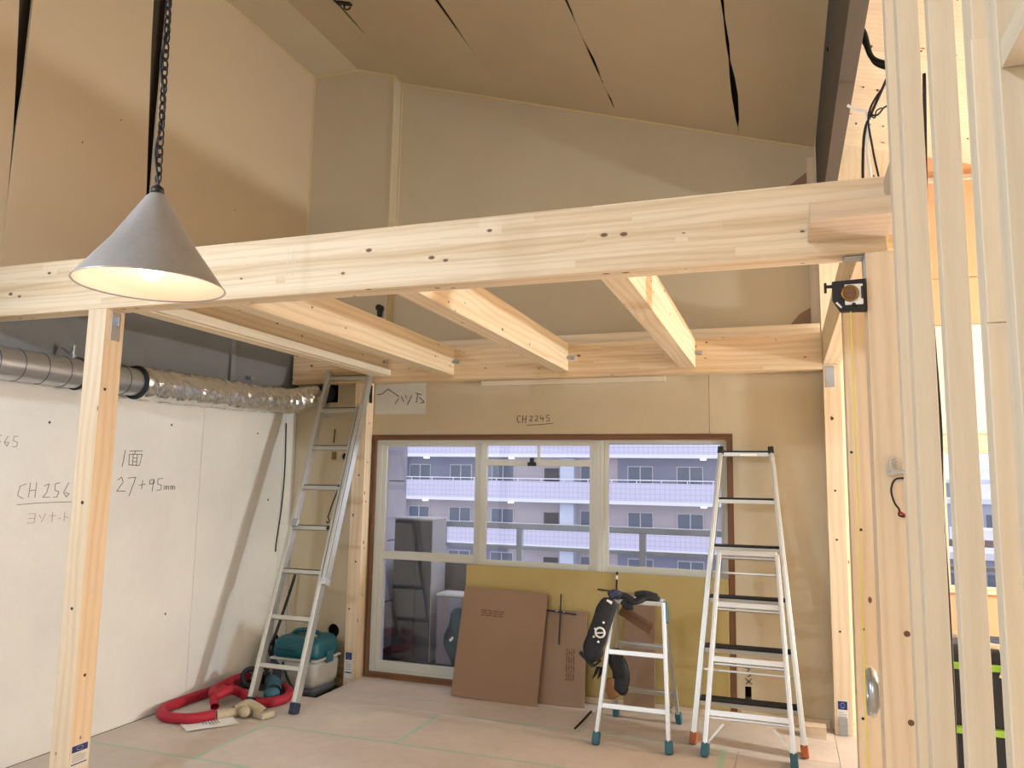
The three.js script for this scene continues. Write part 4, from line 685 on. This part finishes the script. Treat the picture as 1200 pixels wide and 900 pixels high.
  part(pg, 'handle', [tube([[0.40, 0.09, 0.66], [0.36, 0.15, 0.60], [0.30, 0.17, 0.56]], 0.03, 20, 12)], M.navy);
  part(pg, 'cord', [tube([[0.30, 0.17, 0.56], [0.22, 0.14, 0.6], [0.26, 0.13, 0.72], [0.34, 0.14, 0.74], [0.31, 0.15, 0.64], [0.24, 0.15, 0.66], [0.30, 0.13, 0.78], [0.38, 0.10, 0.84]], 0.012, 80, 8)], M.black);
  part(pg, 'guard', [new THREE.TorusGeometry(0.055, 0.018, 10, 24).rotateY(0.6).translate(0.30, 0.13, 0.80)], M.black);
  // sheet of paper
  const pp = new THREE.PlaneGeometry(0.215, 0.30, 10, 10).rotateX(-Math.PI / 2), q = pp.attributes.position; for (let k = 0; k < q.count; k++) q.setY(k, 0.004 + 0.004 * Math.sin(q.getX(k) * 22) * Math.sin(q.getZ(k) * 16) + 0.004); pp.computeVertexNormals();
  const pb = pp.clone().translate(0, -0.0012, 0), ft = mergeGeometries([clean(pp), clean(pb)]); ft.rotateY(-0.62).translate(0.44, 0, 1.36);
  const sh = solid('paper_sheet', [ft], M.white, 'white printed sheet of paper lying on the floor beside the red hose', 'paper', [0.44, 0, 1.36]);
  const ln = []; for (let k = 0; k < 6; k++) { const g = bx(-0.05, 0.02 + 0.05 * rnd(), 0.0125, 0.0129, -0.05 + k * 0.017, -0.044 + k * 0.017, 0, 0); g.rotateY(-0.62).translate(0.44, 0, 1.36); ln.push(g); }
  part(sh, 'faded_print', ln, M.pencil);
}
solid('wood_offcut', [bx(3.80, 3.93, -0.0, 0.065, 0.15, 0.24, 0)], M.rough, 'small wood offcut on the floor right of the stepladders', 'offcut', [3.87, 0, 0.2]);

// ------------------------------------------------------------------ right-hand posts: string reel, cables, rings
{
  const t = thing('plumb_line_reel', 'black and white string reel clamped to the stout post with a yellow string', 'string reel', [3.94, 2.03, 2.75]);
  const s = new THREE.Shape([[3.893, 2.118], [3.985, 2.122], [3.985, 2.026], [3.915, 2.028], [3.893, 2.066]].map(([x, y]) => new THREE.Vector2(x, y)));
  part(t, 'housing', [new THREE.ExtrudeGeometry(s, { depth: 0.03, bevelEnabled: true, bevelSize: 0.003, bevelThickness: 0.003, bevelSegments: 2 }).translate(0, 0, 2.725)], M.black);
  part(t, 'window_plate', [bx(3.925, 3.978, 2.042, 2.108, 2.757, 2.762, 0, 0.003)], M.white, 'white face plate');
  part(t, 'spool_ring', [new THREE.TorusGeometry(0.022, 0.005, 10, 28).translate(3.94, 2.078, 2.765)], M.brass, 'brass-coloured ring');
  part(t, 'spool', [rod(V(3.94, 2.078, 2.755), V(3.94, 2.078, 2.767), 0.02, 24)], M.toolWood);
  part(t, 'clamp_arm', [bx(3.868, 3.9, 2.104, 2.112, 2.735, 2.75, 0, 0.002), bx(3.866, 3.874, 2.088, 2.12, 2.735, 2.75, 1, 0.002)], M.black);
  part(t, 'screw', [new THREE.SphereGeometry(0.006, 10, 8).translate(3.95, 2.042, 2.764), bx(3.972, 3.982, 2.06, 2.1, 2.757, 2.765, 1, 0.002)], M.black);
  part(t, 'pale_ribs', [0, 1, 2].map((k) => bar(V(3.9 + k * 0.005, 2.052 - k * 0.006, 2.76), V(3.904 + k * 0.005, 2.046 - k * 0.006, 2.76), 0.006, 0.004)), M.white);
  part(t, 'string', [rod(V(3.9415, 2.03, 2.745), V(3.9415, 0.03, 2.745), 0.0022, 6)], M.yellowLine, 'yellow string hanging to the floor');
  part(t, 'bob', [rod(V(3.9415, 0.001, 2.745), V(3.9415, 0.05, 2.745), 0.002, 16, 0.012)], M.brass);
  solid('steel_ring', [new THREE.TorusGeometry(0.055, 0.012, 12, 40).rotateY(Math.PI / 2).scale(1.3, 1.1, 1).translate(3.972, 0.84, 2.60), new THREE.TorusGeometry(0.04, 0.008, 10, 40).rotateY(Math.PI / 2).scale(1.3, 1.1, 1).translate(3.974, 0.84, 2.60)], M.galv, 'shiny steel duct ring on the side of the stout post', 'ring', [3.97, 0.78, 2.6]);
  const cl = []; for (let k = 0; k < 6; k++) cl.push(tube([[4.05, 1.565 - k * 0.006, 2.755], [4.035 - 0.002 * k, 1.56 - k * 0.008, 2.765], [4.03, 1.545 - k * 0.006, 2.77], [4.04, 1.53 - k * 0.003, 2.765], [4.075, 1.525, 2.76]], 0.0035, 24, 6));
  solid('cable_loop', cl, M.greyPlastic, 'bundle of grey cable bulging from behind the first stud', 'cable', [4.045, 1.52, 2.76]);
  const bc = thing('cable_tail', 'black cable loop with red tip below the grey cable bundle', 'cable', [4.04, 1.4, 2.76]);
  part(bc, 'cable', [tube([[4.075, 1.505, 2.76], [4.045, 1.50, 2.765], [4.032, 1.47, 2.77], [4.04, 1.43, 2.77], [4.052, 1.41, 2.768], [4.05, 1.395, 2.766], [4.065, 1.39, 2.764]], 0.003, 40, 6)], M.black);
  part(bc, 'red_tip', [rod(V(4.052, 1.405, 2.768), V(4.07, 1.392, 2.766), 0.004, 8)], M.redHose);
  solid('hanging_cord', [tube([[4.05, 2.4, 3.5], [4.040, 2.05, 3.5], [4.041, 1.85, 3.5], [4.046, 1.6, 3.5], [4.042, 1.45, 3.5], [4.044, 1.2, 3.5], [4.04, 0.6, 3.5], [4.04, -0.003, 3.5]], 0.004, 120, 8)], M.black, 'thick black cord hanging between two studs on the right', 'cord', [4.05, 0, 3.5]);
  // cables under the bright plywood roof of the next room
  solid('power_cable', [tube([[4.03, 3.72, 2.1], [4.045, 3.5, 2.0], [4.07, 3.40, 2.0], [4.10, 3.32, 2.0], [4.125, 3.25, 2.0], [4.20, 3.18, 2.05]], 0.011, 60, 8), tube([[4.035, 3.72, 2.08], [4.06, 3.5, 2.02], [4.075, 3.43, 1.99], [4.095, 3.36, 2.02], [4.13, 3.24, 1.99], [4.2, 3.17, 2.03]], 0.009, 60, 8)], M.black, 'thick twisted black cable sagging beneath the bright plywood roof', 'cable', [4.08, 3.2, 2.03]);
  solid('power_cable', [tube([[4.19, 3.18, 2.05], [4.15, 3.10, 2.0], [4.105, 3.0, 2.0], [4.085, 2.95, 2.0], [4.07, 2.8, 2.0], [4.068, 2.6, 2.0], [4.07, 2.458, 2.0]], 0.006, 60, 8), tube([[4.20, 3.15, 2.04], [4.16, 3.12, 2.0], [4.1, 3.01, 2.01], [4.11, 2.85, 2.0], [4.13, 2.7, 2.0], [4.125, 2.6, 2.0]], 0.0045, 60, 8), tube([[4.10, 3.01, 2.0], [4.13, 3.0, 2.0], [4.16, 3.03, 2.0], [4.19, 3.04, 2.0]], 0.004, 30, 6), tube([[4.105, 3.005, 2.0], [4.12, 2.985, 2.01], [4.13, 3.02, 2.0], [4.15, 3.03, 2.0]], 0.003, 30, 6)], M.black, 'thin black cable dropping onto the right end of the front beam', 'cable', [4.1, 2.458, 2.0]);
  solid('white_cable', [tube([[4.02, 3.06, 2.0], [4.06, 3.03, 2.0], [4.09, 3.02, 2.0], [4.09, 2.85, 2.0], [4.10, 2.7, 2.0], [4.11, 2.458, 2.0]], 0.006, 60, 8)], M.white, 'white cable hanging beside the thin black cable', 'cable', [4.1, 2.458, 2.0]);
}
{ // black bags strapped with lime bands in the next room
  const t = thing('black_bag', 'tall black bag with lime green straps seen between the right studs', 'bag', [4.62, -0.004, 1.0]);
  const g = new RoundedBoxGeometry(0.55, 0.76, 0.4, 8, 0.06), p = g.attributes.position; for (let k = 0; k < p.count; k++) { const y = p.getY(k), n = vnoise(p.getX(k) * 9 + 5, y * 9 + 5, 71, 64, 64) - 0.5; p.setX(k, p.getX(k) * (1 + 0.06 * Math.sin(y * 6)) + 0.02 * n); p.setZ(k, p.getZ(k) + 0.04 * n); } g.computeVertexNormals(); g.translate(4.64, 0.378, 1.0);
  part(t, 'body', [g], M.tarp);
  for (const y of [0.13, 0.38, 0.66]) part(t, 'strap', [bx(4.35, 4.93, y, y + 0.028, 1.0, 1.225, 0, 0.004)], M.lime, 'lime green strap');
  part(t, 'rope', [tube([[4.4, 0.78, 1.1], [4.52, 0.80, 1.15], [4.6, 0.77, 1.2], [4.7, 0.775, 1.2], [4.85, 0.79, 1.1]], 0.012, 40, 8), tube([[4.63, 0.77, 1.2], [4.64, 0.7, 1.235], [4.62, 0.64, 1.235]], 0.005, 20, 6)], M.cream);
}

// ------------------------------------------------------------------ balcony and the buildings outside
{
  const b = struct('balcony');
  part(b, 'balcony_floor', [bx(0.24, 6, -0.2, -0.06, -1.5, -0.3, 0, 0)], M.balconyFloor);
  part(b, 'parapet', [bx(0.25, 6, -0.2, 0.72, -1.42, -1.3, 0, 0.005)], M.parapet);
  part(b, 'parapet_cap', [bx(0.25, 6, 0.72, 0.735, -1.44, -1.28, 0, 0.003)], M.rail);
  part(b, 'dividing_wall', [bx(-0.3, 0.25, -0.2, 2.6, -1.5, -0.3, 1, 0.003)], M.pillar);
  for (const y of [0.35, 0.9, 1.45, 2.0]) part(b, 'wall_joint', [bx(0.249, 0.2515, y, y + 0.012, -1.45, -0.3, 2, 0)], M.parapet);
  part(b, 'slab_above', [bx(-0.3, 6, 2.6, 2.8, -1.5, -0.3, 0, 0)], M.pillar);
  const r = struct('balcony_railing');
  part(r, 'top_rail', [bx(0.68, 6, 1.045, 1.098, -1.38, -1.32, 0, 0.008)], M.rail);
  part(r, 'lower_rail', [bx(0.68, 6, 0.868, 0.9, -1.37, -1.33, 0, 0.006)], M.rail);
  for (const x of [0.70, 1.45, 2.555, 3.6, 4.7]) part(r, 'railing_post', [bx(x, x + 0.055, 0.73, 1.046, -1.375, -1.325, 1, 0.006)], M.rail);
  const c = thing('storage_cabinet', 'tall dark grey cabinet on the balcony outside the left window pane', 'cabinet', [0.68, -0.06, -0.95]);
  part(c, 'carcass', [bx(0.50, 0.865, -0.06, 1.13, -1.1, -0.815, 1, 0.006)], M.cabinetSide);
  part(c, 'front_panel', [bx(0.505, 0.715, -0.05, 1.118, -0.815, -0.80, 1, 0.004)], M.cabinet); part(c, 'front_panel', [bx(0.72, 0.86, -0.05, 1.118, -0.815, -0.80, 1, 0.004)], M.cabinet);
  part(c, 'top', [bx(0.495, 0.87, 1.13, 1.142, -1.105, -0.795, 0, 0.003)], M.bldSlab);
  const w = thing('wrapped_box', 'tall clear-wrapped box with pale stripes on the balcony', 'box', [1.06, -0.06, -0.9]);
  part(w, 'box', [bx(0.925, 1.25, -0.06, 0.50, -1.0, -0.80, 1, 0.01)], hex(0x8c93a6, 0.3));
  for (const x of [0.95, 1.0, 1.16]) part(w, 'stripe', [bx(x, x + 0.03, -0.05, 0.495, -0.7995, -0.797, 1, 0)], x === 1.16 ? M.leather : hex(0xa08c94, 0.5));
  part(w, 'plastic_top', [bx(0.92, 1.255, 0.50, 0.52, -1.005, -0.795, 0, 0.006)], M.white);
  const d = thing('dark_bag', 'dark blue-green bag slumped beside the wrapped box on the balcony', 'bag', [1.25, -0.06, -0.7]);
  const g = new THREE.SphereGeometry(1, 24, 18), p = g.attributes.position; for (let k = 0; k < p.count; k++) { const n = 1 + 0.25 * (vnoise(p.getX(k) * 3 + 9, p.getY(k) * 3 + p.getZ(k) * 2 + 9, 81, 64, 64) - 0.5); p.setXYZ(k, p.getX(k) * 0.2 * n, Math.max(-0.98, p.getY(k) * n) * 0.27, p.getZ(k) * 0.12 * n); } g.computeVertexNormals();
  part(d, 'body', [g.translate(1.28, 0.207, -0.66)], M.tealDark); part(d, 'tag', [bar(V(1.16, 0.19, -0.56), V(1.19, 0.22, -0.56), 0.02, 0.01)], M.white);
}
{
  const b = thing('apartment_building', 'long apartment block with pale balconies across the street, filling the window view', 'building', [-9, -12, -45]);
  const X0 = -34, X1 = 9, zw = -43.4, zf = -42;
  part(b, 'wall', [bx(X0, X1, -12, 12, -54, zw, 0, 0)], M.bldWallLit);
  const win = { pane: new THREE.BoxGeometry(0.72, 1.15, 0.04), f: null };
  win.f = join([bx(-0.8, 0.8, -0.62, -0.57, -0.04, 0.04, 0, 0), bx(-0.8, 0.8, 0.57, 0.62, -0.04, 0.04, 0, 0), bx(-0.8, -0.75, -0.6, 0.6, -0.04, 0.04, 1, 0), bx(0.75, 0.8, -0.6, 0.6, -0.04, 0.04, 1, 0), bx(-0.03, 0.03, -0.6, 0.6, -0.04, 0.05, 1, 0)]);
  const put = (parent, name, geo, mat, x, y, z) => { const m = shadows(new THREE.Mesh(geo, mat)); m.name = name; m.position.set(x, y, z); parent.add(m); return m; };
  const lampMat = S({ color: 0xffffff, emissive: new THREE.Color().setRGB(1, 0.9, 0.75), emissiveIntensity: 4 });
  const finGeo = new THREE.BoxGeometry(0.9, 2.6, 0.9), doorGeo = new THREE.BoxGeometry(0.95, 1.95, 0.06), lampGeo = new RoundedBoxGeometry(0.35, 0.1, 0.25, 1, 0.03), acGeo = new RoundedBoxGeometry(0.8, 0.55, 0.3, 1, 0.03);
  const postGeo = new THREE.BoxGeometry(0.05, 0.16, 0.05);
  for (let f = -4; f <= 2; f++) {
    const y = 0.15 + f * 2.85, seen = f >= -2 && f <= 1;
    part(b, 'balcony_slab', [bx(X0, X1, y, y + 0.2, zw, zf, 0, 0)], M.bldSlab);
    part(b, 'balcony_parapet', [bx(X0, X1, y + 0.2, y + 1.32, zf - 0.1, zf - 0.02, 0, 0)], M.bldParapet);
    part(b, 'parapet_rail', [bx(X0, X1, y + 1.46, y + 1.52, zf - 0.1, zf - 0.03, 0, 0)], M.bldSlab);
    if (f % 2 === 0) part(b, 'painted_shade_wall', [bx(-24, -13.5, y + 0.2, y + 2.84, zw, zw + 0.02, 0, 0), bx(-6.2, 0.6, y + 0.2, y + 2.84, zw, zw + 0.02, 0, 0)], M.bldWallShaded);  // sheets painted as wall in shade; the rest is tinted as warmly lit
    if (!seen) continue;
    for (let k = -9; k <= 2; k++) {
      const x = -1.7 + k * 3.05, wx = x - b.position.x, wy = y + 1.75 - b.position.y, wz = zw + 0.06 - b.position.z;
      if (x < -24 || x > 3) continue;
      if (((k % 4) + 4) % 4 === 1) put(b, 'door', doorGeo, M.bldDoor, wx + 0.3, y + 1.2 - b.position.y, wz);
      else { const o = put(b, 'window', win.f, M.bldFrame, wx, wy, wz); put(o, 'pane', win.pane, M.bldGlass, -0.38, 0, 0); put(o, 'pane', win.pane, M.bldGlass, 0.38, 0, 0); }
      if (((k % 4) + 4) % 4 === 2) { put(b, 'partition', finGeo, M.bldFin, wx - 1.5, y + 1.5 - b.position.y, wz + 0.3); put(b, 'air_conditioner', acGeo, M.bldSlab, wx + 1.3, y + 0.5 - b.position.y, wz + 0.3); }
      if (k % 2 === 0) put(b, 'balcony_lamp', lampGeo, lampMat, wx + 0.9, y - 0.06 - b.position.y, zf - 0.4 - b.position.z);
      for (const q of [0, 1.5]) put(b, 'railing_post', postGeo, M.bldSlab, wx + q, y + 1.39 - b.position.y, zf - 0.06 - b.position.z);
    }
  }
  const gr = struct('ground'); part(gr, 'street', [bx(-120, 160, -13, -12, -260, -2, 0, 0)], M.city3);
  const tower = (x, z, w, d, y1, mat, label, cap) => {
    const t = thing('city_building', label, 'building', [x, -12, z]);
    part(t, 'wall', [bx(x - w / 2, x + w / 2, -12, y1, z - d / 2, z + d / 2, 0, 0)], mat);
    part(t, 'roof', [bx(x - w / 2 - 0.2, x + w / 2 + 0.2, y1, y1 + 0.5, z - d / 2, z + d / 2 + 0.2, 0, 0), ...(cap ? [bx(x - w / 5, x + w / 5, y1, y1 + 2, z - d / 4, z + d / 4, 0, 0)] : [])], M.bldSlab);
    for (let y = y1 - 2.4; y > -10; y -= 3) for (let q = -w / 2 + 1; q < w / 2 - 1; q += 2.6) part(t, 'window', [bx(x + q, x + q + 1.5, y, y + 1.4, z + d / 2, z + d / 2 + 0.06, 0, 0)], M.bldGlass);
  };
  tower(13.5, -40, 7, 8, -8.2, M.city2, 'low pale building nearest below the next-room window', false);
  tower(17.5, -62, 8, 8, -3.5, M.city1, 'grey-blue building in the middle distance through the next-room window', true);
  tower(23, -86, 9, 10, 0.0, M.city2, 'pale tower in the distance through the next-room window', true);
  tower(31, -118, 12, 10, 2.2, M.city1, 'farthest grey tower on the skyline through the next-room window', true);
  tower(26, -70, 8, 8, -5.5, M.city3, 'darker building right of the middle one through the next-room window', false);
  const tr = thing('tree', 'dark green treetop between the buildings below the next-room window', 'tree', [14, -12, -47]);
  part(tr, 'trunk', [rod(V(14, -12, -47), V(14, -8.5, -47), 0.25, 8)], M.toolWood);
  const cg = []; for (let k = 0; k < 60; k++) { const a = rnd() * 6.3, h = rnd(), rr = 1.5 * Math.sqrt(rnd()) * (1 - 0.4 * h); cg.push(new THREE.IcosahedronGeometry(0.35 + 0.3 * rnd(), 0).translate(14 + rr * Math.cos(a), -8.4 + 3.2 * h, -47 + rr * Math.sin(a))); }
  part(tr, 'crown', cg, M.cityTree);
}

renderer.render(scene, camera);
